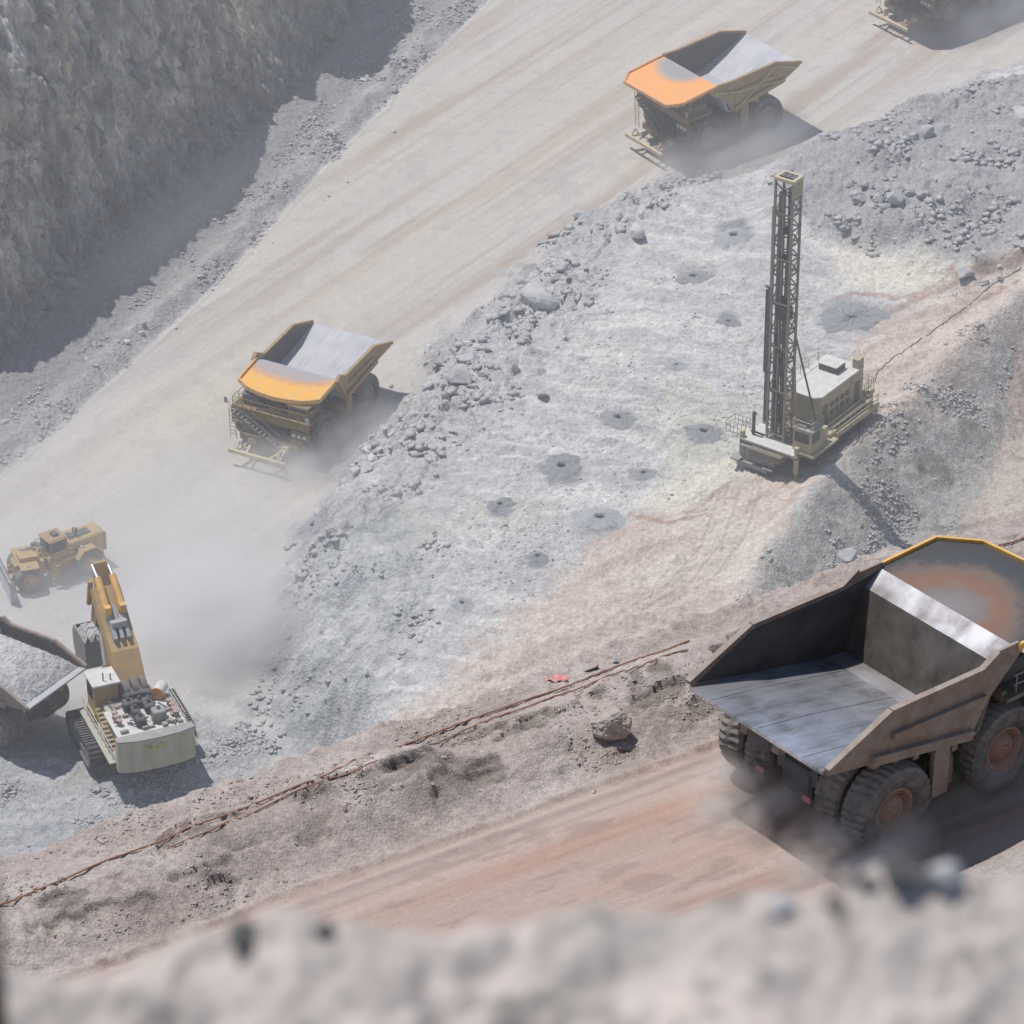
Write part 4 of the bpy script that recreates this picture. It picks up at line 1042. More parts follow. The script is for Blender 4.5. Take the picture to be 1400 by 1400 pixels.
        b2 = MB(); X = 12.2; z = 1.1
        b2.beam((X, -2.9, z), (X, 2.9, z), .30, .32)
        for sg in (-1, 1):
            for yb in (1.15, 2.25): b2.beam((X, sg * yb, z), (10.0, sg * 1.7, 1.25), .18, .2)
            b2.beam((X - .9, sg * 1.2, z + .02), (X - .9, sg * 2.15, z + .02), .14, .16)
            b2.box((10.1, sg * 1.7, 1.3), (.5, .8, .5), bev=.05)
            b2.beam((X, sg * 2.1, z), (X - .5, sg * 2.1, z + .8), .12); b2.beam((X - .5, sg * 2.1, z + .8), (X - 1.0, sg * 2.0, z), .12)
        b2.build('push_bar', M['barcream'], T)
    # --- wheels
    for sg in (-1, 1):
        WR = S.get('wr', 2.0); ky = 'h' + rimmat + str(WR)
        wheel(T, (7.2, sg * 3.5, WR), WR, 1.5, sg, M[rimmat], ky)
        wheel(T, (0, sg * (1.75 + WR), WR), WR, 1.45, sg, M[rimmat], ky)
        wheel(T, (0, sg * 2.25, WR), WR, 1.35, sg, M[rimmat], ky)
    return T

specA = dict(wr=2.2, hw=4.36, paint='brown', paint2='olivedark', side=[(-4.2, 5.95), (-0.6, 7.5), (4.9, 7.4), (5.85, 7.95), (7.2, 7.95)],
    bottom=[(-1.5, 5.15), (4.5, 3.95), (5.55, 5.7), (7.5, 7.5)],
    floor=[(-4.3, 5.85), (-1.4, 5.35), (4.0, 4.15), (5.1, 4.05), (6.15, 7.05), (7.1, 7.68)], floor_m='bed_steel', band_m='bed_band', front_m='bed_front', wall_m='wallin',
    canopy=[(7.1, 4.36, 7.68), (10.7, 4.36, 7.8), (12.4, 3.0, 7.6), (12.7, 0, 7.6)], can_m='can_rust', edge_m='yellowbright', rail_m='steel', deck=4.9, cabtop=7.3, liph=.3)
specU = dict(specA, wr=2.0, paint='ochre', paint2='ochredark', hw=4.42, side=[(-4.15, 6.7), (-0.85, 7.65), (4.6, 7.3), (6.2, 7.35), (6.9, 7.3)], bottom=[(-1.9, 5.25), (4.3, 3.95), (5.4, 5.4), (7.3, 6.7)],
    floor=[(-4.15, 6.55), (-1.8, 5.7), (1.6, 4.35), (4.9, 4.1), (5.9, 6.9), (6.3, 7.3)], floor_m='bed_pale', band_m='bed_pale', front_m='bed_pale',
    canopy=[(6.3, 4.42, 7.3), (10.6, 4.42, 6.75), (11.9, 3.4, 6.55), (11.9, 0, 6.55)], can_m='can_orange', edge_m='orange', rail_m='ochredark', deck=4.6, cabtop=6.3, bar=True,
    ribs=[((-3.6, 6.35), (-0.8, 7.35)), ((-0.8, 7.35), (4.2, 4.15)), ((-1.9, 5.5), (4.0, 6.1)), ((4.0, 6.1), (6.8, 6.75))])
specM = dict(specA, wr=2.0, paint='ochre', paint2='ochredark', hw=4.14, side=[(-4.75, 4.95), (-1.5, 6.22), (3.5, 5.95), (4.7, 6.35), (5.0, 6.2)], bottom=[(-1.8, 4.35), (3.45, 3.45), (4.6, 4.8), (5.2, 5.6)],
    floor=[(-4.75, 4.85), (-1.8, 4.4), (2.6, 3.75), (3.6, 3.7), (4.3, 5.9), (4.9, 6.15)], floor_m='bed_pale', band_m='bed_pale', front_m='bed_pale',
    canopy=[(4.9, 4.14, 6.15), (8.0, 4.14, 5.72), (8.75, 2.9, 5.65), (9.1, 1.4, 5.62), (9.2, 0, 5.6)], can_m='can_yellow', edge_m='yellowbright', rail_m='ochredark', deck=3.95, cabtop=5.4, bar=True, ears=True, liph=.42)
specL = dict(specA, wr=2.0, paint='brown', hw=4.3, floor_m='bed_pale', band_m='bed_pale', front_m='bed_pale', edge_m='ochre', can_m='can_rust')

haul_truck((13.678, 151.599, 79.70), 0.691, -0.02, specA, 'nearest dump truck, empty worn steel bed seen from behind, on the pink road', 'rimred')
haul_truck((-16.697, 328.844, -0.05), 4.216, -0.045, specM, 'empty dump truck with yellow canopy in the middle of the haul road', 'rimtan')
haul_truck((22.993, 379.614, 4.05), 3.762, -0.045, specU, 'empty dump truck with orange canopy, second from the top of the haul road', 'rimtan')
bx = unp(1202, 34, 7.2); ux = unp(869, 205, 5.2)
dv = bx - ux
haul_truck((22.993 + dv[0], 379.614 + dv[1], float(zroad(22.993 + dv[0], 379.614 + dv[1])) + .05), 3.80, -0.045, specU, 'dump truck cut off by the top edge, only its front underside showing', 'rimtan')
# loaded truck at the left edge
l1 = unp(38.6, 968.6, 4.4); yawL = R(146)
cyw, syw = math.cos(yawL), math.sin(yawL)
SCL = .84; lx, ly = -4.3 * SCL, 4.3 * SCL        # rear-left corner of its bed in local axes
TL = (l1[0] - (lx * cyw - ly * syw), l1[1] - (lx * syw + ly * cyw), -0.6)
TLt = haul_truck(TL, yawL, 0, specL, 'dump truck loaded with grey rubble, cut off by the left edge beside the excavator', 'rimtan')
TLt.scale = (SCL,) * 3
# its load
def heap(name, pts_fn, nx, ny, mat, label, cat, T):
    vs = []; fs = []
    for i in range(nx):
        for j in range(ny): vs.append(pts_fn(i / (nx - 1), j / (ny - 1)))
    for i in range(nx - 1):
        for j in range(ny - 1): a = i * ny + j; fs.append([a, a + 1, a + ny + 1, a + ny])
    b_ = MB(); b_.add(vs, fs, False); o = b_.build(name, mat)
    o.location, o.rotation_euler = T
    return tag(o, label, cat)
def loadfn(u, v):
    x = -3.6 + u * 9.6; y = -4.1 + v * 8.2
    r = max(abs(x - 1.5) / 5.0, abs(y) / 4.15)
    h = 5.6 + 2.4 * max(0, 1 - r ** 2.2) + 0.12 * float(fbm(np.array([x]), np.array([y]), 700, 4)[0]) + .22 * float(rubble(np.array([x * 1.0]), np.array([y]), .55, 701)[0]) + .3 * float(rubble(np.array([x * 1.0]), np.array([y]), .3, 702)[0])
    return (x, y, h if r < .99 else 5.0)
heap('rubble_load', loadfn, 90, 80, M['rock'], 'heap of grey rubble filling the bed of the truck at the left edge', 'rubble', (TL, (0, 0, yawL))).scale = (SCL,) * 3

# ------------------------------------------------------------------ crawler track
def crawler(parent, cx, cy, L, w, h, z0=0.0, name='crawler_track', n=44):
    """looped shoe chain round two end wheels"""
    b_ = MB(); r = h / 2; straight = L - h; per = 2 * straight + 2 * math.pi * r
    for k in range(n):
        s = k / n * per
        if s < straight: p = (-straight / 2 + s, 2 * r); a = 0
        elif s < straight + math.pi * r: t = (s - straight) / r; p = (straight / 2 + r * math.sin(t), r + r * math.cos(t)); a = -t
        elif s < 2 * straight + math.pi * r: p = (straight / 2 - (s - straight - math.pi * r), 0); a = math.pi
        else: t = (s - 2 * straight - math.pi * r) / r; p = (-straight / 2 - r * math.sin(t), r - r * math.cos(t)); a = math.pi - t
        ll = per / n * .88; c, s2 = math.cos(a), math.sin(a)
        def q(u, v): return (cx + p[0] + u * c - v * s2, z0 + p[1] + u * s2 + v * c)
        o_ = [q(-ll / 2, -.12), (q(ll / 2, -.12)), q(ll / 2, .06), q(ll * .1, .06), q(ll * .05, .18), q(-ll * .05, .18), q(-ll * .1, .06), q(-ll / 2, .06)]
        b_.plate([(x, cy - w / 2, z) for x, z in o_], (0, w, 0))
    t = b_.build(name, M['darksteel'], parent)
    f_ = MB(); f_.box((cx, cy, z0 + r), (straight, w * .55, h * .62), bev=.1)
    for sx in (-1, 1): f_.tube((cx + sx * straight / 2, cy - w * .36, z0 + r), (cx + sx * straight / 2, cy + w * .36, z0 + r), r * .82, n=20)
    for k in range(7): x = cx - straight / 2 + (k + .5) * straight / 7; f_.tube((x, cy - w * .33, z0 + .38), (x, cy + w * .33, z0 + .38), .3, n=10)
    f_.build('track_frame', M['steel'], t)
    return t

# ------------------------------------------------------------------ excavator
yawS = R(112)
rc_ = unp(216, 1016, 3.4)     # middle of the counterweight's rear face
SX = (rc_[0] + 5.7 * math.cos(yawS), rc_[1] + 5.7 * math.sin(yawS), -0.9)
S_ = thing('excavator', SX, yawS, 'large yellow hydraulic excavator loading rubble at the foot of the bench', 'excavator')
for sg in (-1, 1): crawler(S_, 1.7, sg * 3.75, 6.4, 1.4, 2.1)
b_ = MB(); b_.box((2.1, 0, 1.3), (3.8, 6.4, .9), bev=.1); b_.lathe([(1.7, 1.9), (2.3, 1.9)], (1.4, 0, 0), 'z', 30); b_.build('undercarriage', M['darksteel'], S_)
b_ = MB(); b_.box((-.6, 0, 2.5), (9.0, 5.9, .5), bev=.05); b_.box((-1.6, -1.95, 3.7), (6.6, 1.9, 1.9), bev=.08); b_.box((-1.9, 1.7, 3.65), (5.4, 1.6, 1.8), bev=.08); b_.box((-3.4, 0, 3.6), (3.2, 2.4, 1.7)); b_.build('upper_house', M['cream'], S_)
b_ = MB(); pts = [(-4.6, -3.15), (-4.6, 3.15), (-5.3, 3.15), (-5.65, 1.9), (-5.75, 0), (-5.65, -1.9), (-5.3, -3.15)]
b_.plate([(x, y, 2.0) for x, y in pts], (0, 0, 2.75)); cw = b_.build('counterweight', M['cream'], S_)
b_ = MB(); b_.plate([(x * 1.0 + .0, y * 1.0, 4.752) for x, y in pts], (0, 0, .12)); b_.build('counterweight_cap', M['steel'], cw)
b_ = MB()                                # faded lime squiggle on the counterweight
sq = [(.9, 4.3), (.6, 3.9), (.5, 4.3), (.2, 4.35), (.35, 4.0), (.05, 3.75), (-.2, 4.3), (-.45, 4.0), (-.1, 4.1)]
for (y0, z0), (y1, z1) in zip(sq[:-1], sq[1:]): b_.beam((-5.79, y0 * 1.15, z0), (-5.79, y1 * 1.15, z1), .03, .2)
b_.beam((-5.70, -1.9, 4.5), (-5.68, -2.3, 4.2), .03, .2)
b_.build('paint_mark', M['lime'], cw)
b_ = MB(); b_.box((-2.6, 0, 4.68), (4.0, 5.7, .1)); b_.build('engine_deck', M['white'], S_)
for (x, y, sx, sy, sz, mt, nm) in [(-2.3, .7, 1.1, .6, .9, 'black', 'engine_cover'), (-1.1, .9, .9, .9, .9, 'black', 'engine_cover'), (-3.4, .65, .9, .8, .8, 'black', 'engine_cover'), (-3.2, -.9, 1.0, 1.05, 1.0, 'steel', 'air_box'),
                                   (-1.6, -.6, 1.2, .8, .7, 'black', 'engine_cover'), (-.8, -.1, .6, 1.6, .6, 'black', 'engine_cover'), (-.6, -1.0, .5, .5, .7, 'black', 'engine_cover')]:
    b_ = MB(); b_.box((x, y, 4.75 + sz / 2), (sx, sy, sz), bev=.1); b_.tube((x, y, 4.7 + sz), (x + .1, y, 5.0 + sz), .16, n=10); b_.build(nm, M[mt], S_)
for (x, y) in [(-1.6, 2.2), (-2.2, 2.25), (-2.8, 2.2), (-1.5, -2.3), (-2.1, -2.35), (-2.7, -2.3), (-3.2, -2.3)]:
    b_ = MB(); b_.tube((x, y, 4.7), (x, y, 5.15), .2, n=10); b_.tube((x, y, 5.15), (x, y, 5.25), .26, n=10); b_.build('valve_tower', M['pinkred'], S_)
rr_ = random.Random(4)
b_ = MB()
for k in range(16):
    a = Vector((rr_.uniform(-4.2, .2), rr_.uniform(-2.5, 2.5), 4.85)); c = a + Vector((rr_.uniform(-1, 1), rr_.uniform(-.8, .8), rr_.uniform(0, .25))); b_.tube(a, c, .07, n=6)
b_.build('hose', M['black'], S_)
b_ = MB()
for k in range(26): b_.box((rr_.uniform(-4.2, .2), rr_.uniform(-2.6, 2.6), 4.83), (rr_.uniform(.15, .5), rr_.uniform(.15, .5), rr_.uniform(.15, .45)), bev=.03)
b_.build('deck_fittings', M['steel'], S_)
b_ = MB(); b_.tube((-.4, -1.7, 5.3), (.5, -2.4, 5.3), .5, n=18); b_.build('air_filter', M['white'], S_)
b_ = MB(); b_.tube((-.5, -1.62, 5.3), (-.4, -1.7, 5.3), .52, n=18); b_.box((0, -2.1, 4.85), (.8, .6, .5)); b_.build('filter_cap', M['orange'], S_)
b_ = MB()
for y in (-3.3, 3.3):
    for k in range(9): x = -4.2 + k * .95; b_.tube((x, y, 2.7), (x, y, 3.75), .03, n=5)
    for h in (3.2, 3.75): b_.tube((-4.3, y, h), (3.5, y, h), .03, n=5)
for y in (-2.75,):
    for k in range(6): x = -4.2 + k * .8; b_.tube((x, y, 4.7), (x, y, 5.6), .03, n=5)
    for h in (5.1, 5.6): b_.tube((-4.3, y, h), (0, y, h), .03, n=5)
b_.build('handrail', M['white'], S_)
b_ = MB(); b_.box((-.6, 3.25, 2.62), (8.2, .9, .1)); b_.box((-.6, -3.25, 2.62), (8.2, .9, .1)); b_.build('walkway', M['cream'], S_)
b_ = MB()
for k in range(11): t = k / 10; b_.box((.6 - t * 4.0, 2.75, 4.3 - t * 1.7), (.32, .75, .06))
b_.beam((.7, 3.15, 4.35), (-3.5, 3.15, 2.5), .07, .2); b_.build('stairway', M['ochre'], S_)
b_ = MB(); b_.box((2.2, 2.0, 4.4), (2.1, 2.0, 3.3), bev=.07); b_.box((2.2, 2.0, 3.0), (2.0, 2.3, .8)); cab = b_.build('cab', M['ochre'], S_)
b_ = MB(); b_.box((2.2, 2.0, 6.10), (2.4, 2.3, .14)); b_.build('cab_roof', M['white'], cab)
b_ = MB(); b_.box((3.27, 2.0, 5.0), (.05, 1.7, 1.5)); b_.box((2.4, 3.02, 5.1), (1.4, .05, 1.2)); b_.build('window', M['glass'], cab)
b_ = MB(); b_.tube((1.6, 2.1, 6.17), (1.6, 2.1, 6.9), .06, n=6); b_.tube((1.6, 1.5, 6.17), (1.6, 1.5, 6.7), .06, n=6); b_.build('antenna', M['black'], cab)
# boom plane at y = -0.3
BY = -.35
def plate_xz(mb, poly, y0, y1): mb.plate([(x, y0, z) for x, z in poly], (0, y1 - y0, 0))
piv = (1.5, 3.6); el = (4.6, 7.0); tip = (8.3, 10.2)
b_ = MB(); plate_xz(b_, [(1.1, 3.2), (1.0, 4.3), (3.4, 7.4), (4.9, 8.3), (8.0, 10.75), (8.7, 10.3), (8.5, 9.6), (6.2, 7.5), (4.9, 6.0), (2.2, 3.3)], BY - 1.12, BY + 1.12)
boom = b_.build('boom', M['yellow'], S_)
b_ = MB(); b_.box((1.0, BY, 4.5), (1.0, 2.5, 1.3), bev=.15)
for k in range(3): b_.tube((1.6, BY - .75 + k * .75 - .25, 4.75), (1.6, BY - .75 + k * .75 + .25, 4.75), .95, n=20)
b_.build('hose_guard', M['darksteel'], S_)
b_ = MB()
for (dx, w) in ((-.55, .3), (.0, .3), (.55, .3)):
    b_.beam((4.0, BY + dx, 8.1), (6.3, BY + dx, 9.9), w, .45)
b_.box((5.2, BY, 9.05), (1.2, 1.3, .5)); b_.build('valve_block', M['bluegrey'], boom)
for sg in (-1, 1):
    b_ = MB(); b_.tube((5.6, BY + sg * .62, 9.7), (8.1, BY + sg * .62, 11.55), .30, n=14); b_.box((5.7, BY + sg * .62, 9.9), (.6, .5, .7))
    cy_ = b_.build('stick_cylinder', M['yellowbright'], S_)
    b_ = MB(); b_.tube((8.1, BY + sg * .62, 11.55), (9.5, BY + sg * .62, 11.9), .16, n=10); b_.build('rod', M['chrome'], cy_)
    b_ = MB(); b_.tube((3.2, BY + sg * 1.35, 2.9), (4.8, BY + sg * 1.3, 5.5), .33, n=14); cy_ = b_.build('boom_cylinder', M['yellow'], S_)
    b_ = MB(); b_.tube((4.8, BY + sg * 1.3, 5.5), (5.9, BY + sg * 1.2, 7.6), .19, n=10); b_.build('rod', M['chrome'], cy_)
b_ = MB(); plate_xz(b_, [(9.2, 12.2), (9.9, 12.0), (9.6, 10.0), (10.9, 6.6), (11.3, 5.2), (10.8, 4.9), (9.8, 6.2), (8.2, 9.4), (8.4, 10.6)], BY - .55, BY + .55)
stick = b_.build('stick', M['ochre'], S_)
b_ = MB()
for sg in (-1, 1): b_.tube((10.0, BY + sg * .7, 10.2), (10.8, BY + sg * .7, 7.6), .22, n=12)
b_.tube((10.8, BY, 7.6), (11.6, BY, 6.0), .14, n=8); b_.build('bucket_cylinder', M['yellow'], stick)
# bucket: open shell tipped up, mouth to the machine
def bucket_poly():
    return [(x, z + 1.5) for x, z in [(8.6, 3.9), (8.5, 2.6), (8.9, 1.3), (10.0, .5), (11.2, .7), (11.9, 1.8), (12.0, 3.2), (11.5, 3.9)]]
bp_ = bucket_poly(); b_ = MB()
for (x0, z0), (x1, z1) in zip(bp_[:-1], bp_[1:]):
    b_.plate([(x0, BY - 1.9, z0), (x1, BY - 1.9, z1), (x1, BY + 1.9, z1), (x0, BY + 1.9, z0)], ((z1 - z0) * .06, 0, -(x1 - x0) * .06 + .001))
for sg in (-1, 1): b_.plate([(x, BY + sg * 1.9, z) for x, z in bp_], (0, -sg * .12, 0))
bk = b_.build('bucket', M['steel'], S_)
b_ = MB()
for k in range(6): y = BY - 1.6 + k * .64; b_.add([(8.55, y - .13, 5.4), (8.55, y + .13, 5.4), (8.8, y + .13, 5.3), (8.8, y - .13, 5.3), (8.45, y, 6.1)], [(0, 1, 2, 3), (0, 1, 4), (1, 2, 4), (2, 3, 4), (3, 0, 4)])
b_.build('teeth', M['darksteel'], bk)
def bload(u, v):
    x = 8.7 + u * 2.9; y = BY - 1.75 + v * 3.5; r = max(abs(u - .5), abs(v - .5)) * 2
    return (x, y, 4.9 + 1.0 * max(0, 1 - r * r) + .5 * float(rubble(np.array([x]), np.array([y]), .5, 710)[0]) if r < .99 else 4.2)
heap('rubble_scoop', bload, 34, 40, M['rock'], 'scoop of grey rubble held in the excavator bucket', 'rubble', (SX, (0, 0, yawS)))
# move working arm towards the photographed pose: the arm slews with the house, kept as built

# ------------------------------------------------------------------ wheel dozer
p = ground_at(76, 786); yawD = R(217)
D_ = thing('wheel_dozer', (p.x, p.y, p.z), yawD, 'yellow wheel dozer with its blade lowered beyond the excavator arm', 'wheel dozer')
b_ = MB(); b_.box((-3.1, 0, 2.9), (4.4, 2.3, 1.9), bev=.15); b_.box((-3.0, 0, 1.6), (4.6, 1.6, .8)); b_.box((-5.35, 0, 2.7), (.2, 2.5, 2.1)); b_.build('engine_hood', M['yellow'], D_)
b_ = MB(); b_.box((-3.2, 0, 3.9), (1.8, 1.0, .15)); b_.tube((-2.4, .4, 3.8), (-2.5, .4, 4.9), .12, n=8); b_.tube((-2.6, -.4, 3.8), (-2.6, -.4, 4.5), .1, n=8); b_.box((-1.9, 0, 3.95), (.6, .9, .35)); b_.build('exhaust_stack', M['black'], D_)
b_ = MB(); b_.box((-.2, 0, 2.55), (2.2, 3.6, .25)); b_.box((-.1, 0, 1.7), (2.3, 1.7, 1.4), bev=.1); b_.build('platform', M['yellow'], D_)
b_ = MB(); b_.box((0, 0, 3.0), (1.9, 2.0, .7)); b_.box((0, 0, 4.62), (2.2, 2.3, .22), bev=.06)
for x in (-.9, .9):
    for y in (-.95, .95): b_.box((x, y, 3.8), (.14, .14, 1.6))
cab = b_.build('cab', M['yellow'], D_)
b_ = MB(); b_.box((0, 0, 3.85), (1.94, 2.04, 1.3)); b_.build('window', M['glass'], cab)
b_ = MB(); b_.box((0, 0, 4.76), (1.9, 2.0, .08)); b_.build('cab_roof', M['ochre'], cab)
rr_ = random.Random(12)
for k in range(16):
    b_ = MB(); b_.box((rr_.choice([-4.6, -3.9, -2.4, -1.6, 1.6, 2.2, 2.9]) + rr_.uniform(-.3, .3), rr_.uniform(-1.1, 1.1) if k % 2 else rr_.choice([-1.35, 1.35]), 3.85 if k % 2 else 3.1), (rr_.uniform(.2, .7), rr_.uniform(.2, .8), rr_.uniform(.2, .6)), bev=.05); b_.build('body_fitting', M[('black', 'ochre', 'steel', 'darksteel')[k % 4]], D_)
b_ = MB(); b_.box((-.1, .1, 4.9), (.7, .8, .3), bev=.05); b_.build('air_conditioner', M['black'], cab)
b_ = MB()
for sg in (-1, 1):
    for x in (-1.2, -.4, .4, 1.1): b_.tube((x, sg * 1.75, 2.7), (x, sg * 1.75, 3.7), .035, n=5)
    for h in (3.2, 3.7): b_.tube((-1.2, sg * 1.75, h), (1.1, sg * 1.75, h), .035, n=5)
    b_.beam((.9, sg * 2.1, .8), (.4, sg * 1.9, 2.6), .1); b_.beam((1.5, sg * 2.1, .8), (1.1, sg * 1.9, 2.6), .1)
    for k in range(5): b_.box((1.2 - k * .1, sg * 2.05, .9 + k * .38), (.55, .3, .05))
b_.build('handrail', M['yellow'], D_)
fa = R(-17)       # the front half is articulated to the left
def fr(x, y, z): c, s2 = math.cos(fa), math.sin(fa); return (1.3 + x * c - y * s2, x * s2 + y * c, z)
b_ = MB(); b_.plate([fr(0, -.9, 1.2), fr(3.2, -.9, 1.2), fr(3.2, .9, 1.2), fr(0, .9, 1.2)], (0, 0, 1.5)); b_.plate([fr(.6, -.7, 2.7), fr(2.6, -.7, 2.7), fr(2.6, .7, 2.7), fr(.6, .7, 2.7)], (0, 0, .6))
b_.plate([fr(.9, -2.3, 2.75), fr(2.8, -2.3, 2.75), fr(2.8, 2.3, 2.75), fr(.9, 2.3, 2.75)], (0, 0, .12)); b_.build('front_frame', M['yellow'], D_)
b_ = MB()
for sg in (-1, 1):
    b_.beam(fr(1.2, sg * 1.0, 1.3), fr(3.5, sg * 1.2, .9), .35, .5); b_.tube(fr(2.0, sg * .8, 2.8), fr(3.5, sg * 1.0, 1.5), .16, n=10)
b_.beam(fr(2.2, 0, 2.6), fr(3.3, 0, 2.4), .5, .5); b_.build('lift_arm', M['ochre'], D_)
b_ = MB(); prof = [(.75, .05), (.40, .6), (.3, 1.2), (.40, 1.9), (.8, 2.5)]
for (x0, z0), (x1, z1) in zip(prof[:-1], prof[1:]):
    b_.plate([fr(3.6 + x0, -3.6, z0), fr(3.6 + x1, -3.6, z1), fr(3.6 + x1, 3.6, z1), fr(3.6 + x0, 3.6, z0)], (-.14 * math.cos(yawD * 0 + fa), -.14 * math.sin(fa), 0))
for sg in (-1, 1): b_.plate([fr(4.4, sg * 3.6, .05), fr(4.4, sg * 3.6, 2.5), fr(3.8, sg * 3.6, 2.0), fr(3.8, sg * 3.6, .4)], (0, sg * .1, 0))
b_.build('blade', M['bluegrey'], D_)
for (x, y, fr_) in ((-2.9, 1.75, 0), (-2.9, -1.75, 0), (1.9, 1.75, 1), (1.9, -1.75, 1)):
    P = fr(x, y, 1.45) if fr_ else (x, y, 1.45)
    sg = 1 if y > 0 else -1
    t = wheel(D_, P, 1.45, 1.1, sg, M['yellow'], 'd'); t.rotation_euler = (0, random.uniform(0, 3), fa if fr_ else 0)
    f_ = MB(); q = [(-1.7, 1.3), (-1.5, 2.2), (-.7, 3.0), (.7, 3.0), (1.5, 2.2), (1.5, 2.05), (.7, 2.85), (-.7, 2.85), (-1.35, 2.1), (-1.5, 1.3)]
    if not fr_: f_.plate([(x + a, y - .6, c + .15) for a, c in q], (0, 1.2, 0)); f_.build('fender', M['yellow'], D_)

D_.scale = (.84,) * 3
# ------------------------------------------------------------------ blast-hole drill rig
yawR = R(54)
p0 = unp(1066, 600, 8.8)
GZ = 6.3
Rg = thing('drill_rig', (p0[0], p0[1], GZ), yawR, 'olive tracked drill rig with a tall lattice mast standing on the bench', 'drill rig')
for sg in (-1, 1): crawler(Rg, 5.0, sg * 2.3, 8.4, .95, 1.5)
b_ = MB(); b_.box((4.5, 0, 1.95), (14.0, 3.4, .7), bev=.06); b_.box((.1, 0, 2.35), (4.0, 5.9, .25)); b_.box((6.2, 0, 2.35), (11.2, 4.6, .2))
for sg in (-1, 1): b_.box((5.0, sg * 1.8, 1.3), (2.0, 1.6, .7))
b_.build('main_frame', M['olivedark'], Rg)
b_ = MB(); b_.box((-.9, .2, 2.52), (1.8, 5.6, .08)); b_.box((-.5, 3.9, 2.45), (1.5, 2.0, .12)); b_.box((.6, 2.2, 2.53), (1.8, 1.6, .06)); b_.build('work_deck', M['white'], Rg)
b_ = MB(); b_.box((-1.9, 1.0, 1.5), (.5, 3.6, 1.3), bev=.05)
for k in range(5): b_.box((-2.17, -.4 + k * .7, 1.5), (.1, .12, 1.3))
b_.box((-2.3, 2.9, .9), (1.2, .9, .12)); b_.box((-2.2, -.4, .75), (.9, 1.0, .12)); b_.box((-2.3, 1.2, .5), (.4, 3.0, .4)); b_.build('dust_curtain', M['steel'], Rg)
for (x, y) in ((-1.5, 3.0), (-1.3, -2.6), (11.2, 1.9), (11.2, -1.9)):
    b_ = MB(); b_.tube((x, y, .6), (x, y, 3.2), .24, n=14); b_.tube((x, y, .12), (x, y, .7), .15, n=10); b_.tube((x, y, 0.02), (x, y, .16), .55, n=16); b_.build('leveling_jack', M['olive'], Rg)
# machinery house
b_ = MB(); hp = [(3.1, -1.5), (3.1, .9), (3.9, 1.9), (10.6, 1.9), (10.6, -2.0), (3.6, -2.0)]
b_.plate([(x, y, 2.46) for x, y in hp], (0, 0, 3.3)); house = b_.build('machinery_house', M['olive'], Rg)
b_ = MB(); b_.plate([(x * 1.0 + (x - 7) * .012, y * 1.02, 5.762) for x, y in hp], (0, 0, .12)); b_.build('house_roof', M['white'], house)
b_ = MB()
for k in range(4):
    for j in range(2): b_.box((5.4 + k * .85, -2.03, 3.6 + j * .8), (.55, .05, .5))
b_.build('louvre', M['darksteel'], house)
for x in (4.2, 9.6): b_ = MB(); b_.box((x, -2.04, 3.7), (.8, .06, 2.1)); b_.build('door', M['olivedark'], house)
b_ = MB(); b_.box((8.6, .1, 6.2), (1.6, 1.9, .62), bev=.06); b_.build('roof_air_unit', M['darksteel'], house)
b_ = MB(); b_.box((8.6, .1, 6.53), (1.62, 1.92, .06)); b_.build('air_unit_cover', M['white'], house)
b_ = MB(); b_.box((10.3, -1.6, 5.2), (.9, .7, 3.2), bev=.05); b_.build('exhaust_housing', M['olive'], house)
b_ = MB(); b_.box((11.6, .3, 2.75), (2.2, 3.8, .2)); b_.box((12.3, -.1, 2.5), (.8, 3.9, .5)); b_.box((11.4, .9, 3.2), (1.4, 1.6, .9), bev=.05); b_.build('rear_platform', M['olive'], Rg)
b_ = MB(); b_.tube((12.2, -1.6, 1.6), (12.2, .2, 1.6), .75, n=20); b_.tube((12.2, -1.65, 1.6), (12.2, -1.55, 1.6), 1.0, n=20); b_.tube((12.2, .2, 1.6), (12.2, .3, 1.6), 1.0, n=20); b_.build('cable_reel', M['pinkred'], Rg)
# cab at the front right
b_ = MB(); b_.box((.2, -2.75, 3.6), (1.9, 1.9, 2.2), bev=.06); cab = b_.build('cab', M['olive'], Rg)
b_ = MB(); b_.box((-.77, -2.75, 4.0), (.05, 1.5, .95)); b_.box((.1, -3.72, 4.0), (1.2, .05, .9)); b_.build('window', M['glass'], cab)
b_ = MB(); b_.box((.2, -2.75, 4.76), (2.1, 2.1, .1))
for k in range(3): b_.box((-.3 + k * .5, -2.5, 4.95), (.3, .9, .25), bev=.04)
b_.build('cab_roof', M['steel'], cab)
b_ = MB()
for (x, y) in ((-.8, -3.75), (-.8, -1.8), (1.2, -3.75), (1.2, -1.8)): b_.tube((x, y, 4.8), (x, y, 5.7), .04, n=5)
for h in (5.2, 5.7):
    for a, c in (((-.8, -3.75), (-.8, -1.8)), ((-.8, -3.75), (1.2, -3.75)), ((1.2, -3.75), (1.2, -1.8)), ((-.8, -1.8), (1.2, -1.8))): b_.tube((*a, h), (*c, h), .04, n=5)
b_.build('roof_rail', M['olive'], cab)
b_ = MB(); b_.box((1.9, -2.7, 3.2), (1.3, 1.5, 1.5), bev=.05); b_.box((1.2, -2.9, 2.4), (4.2, 2.4, .22)); b_.build('side_cabinet', M['olive'], Rg)
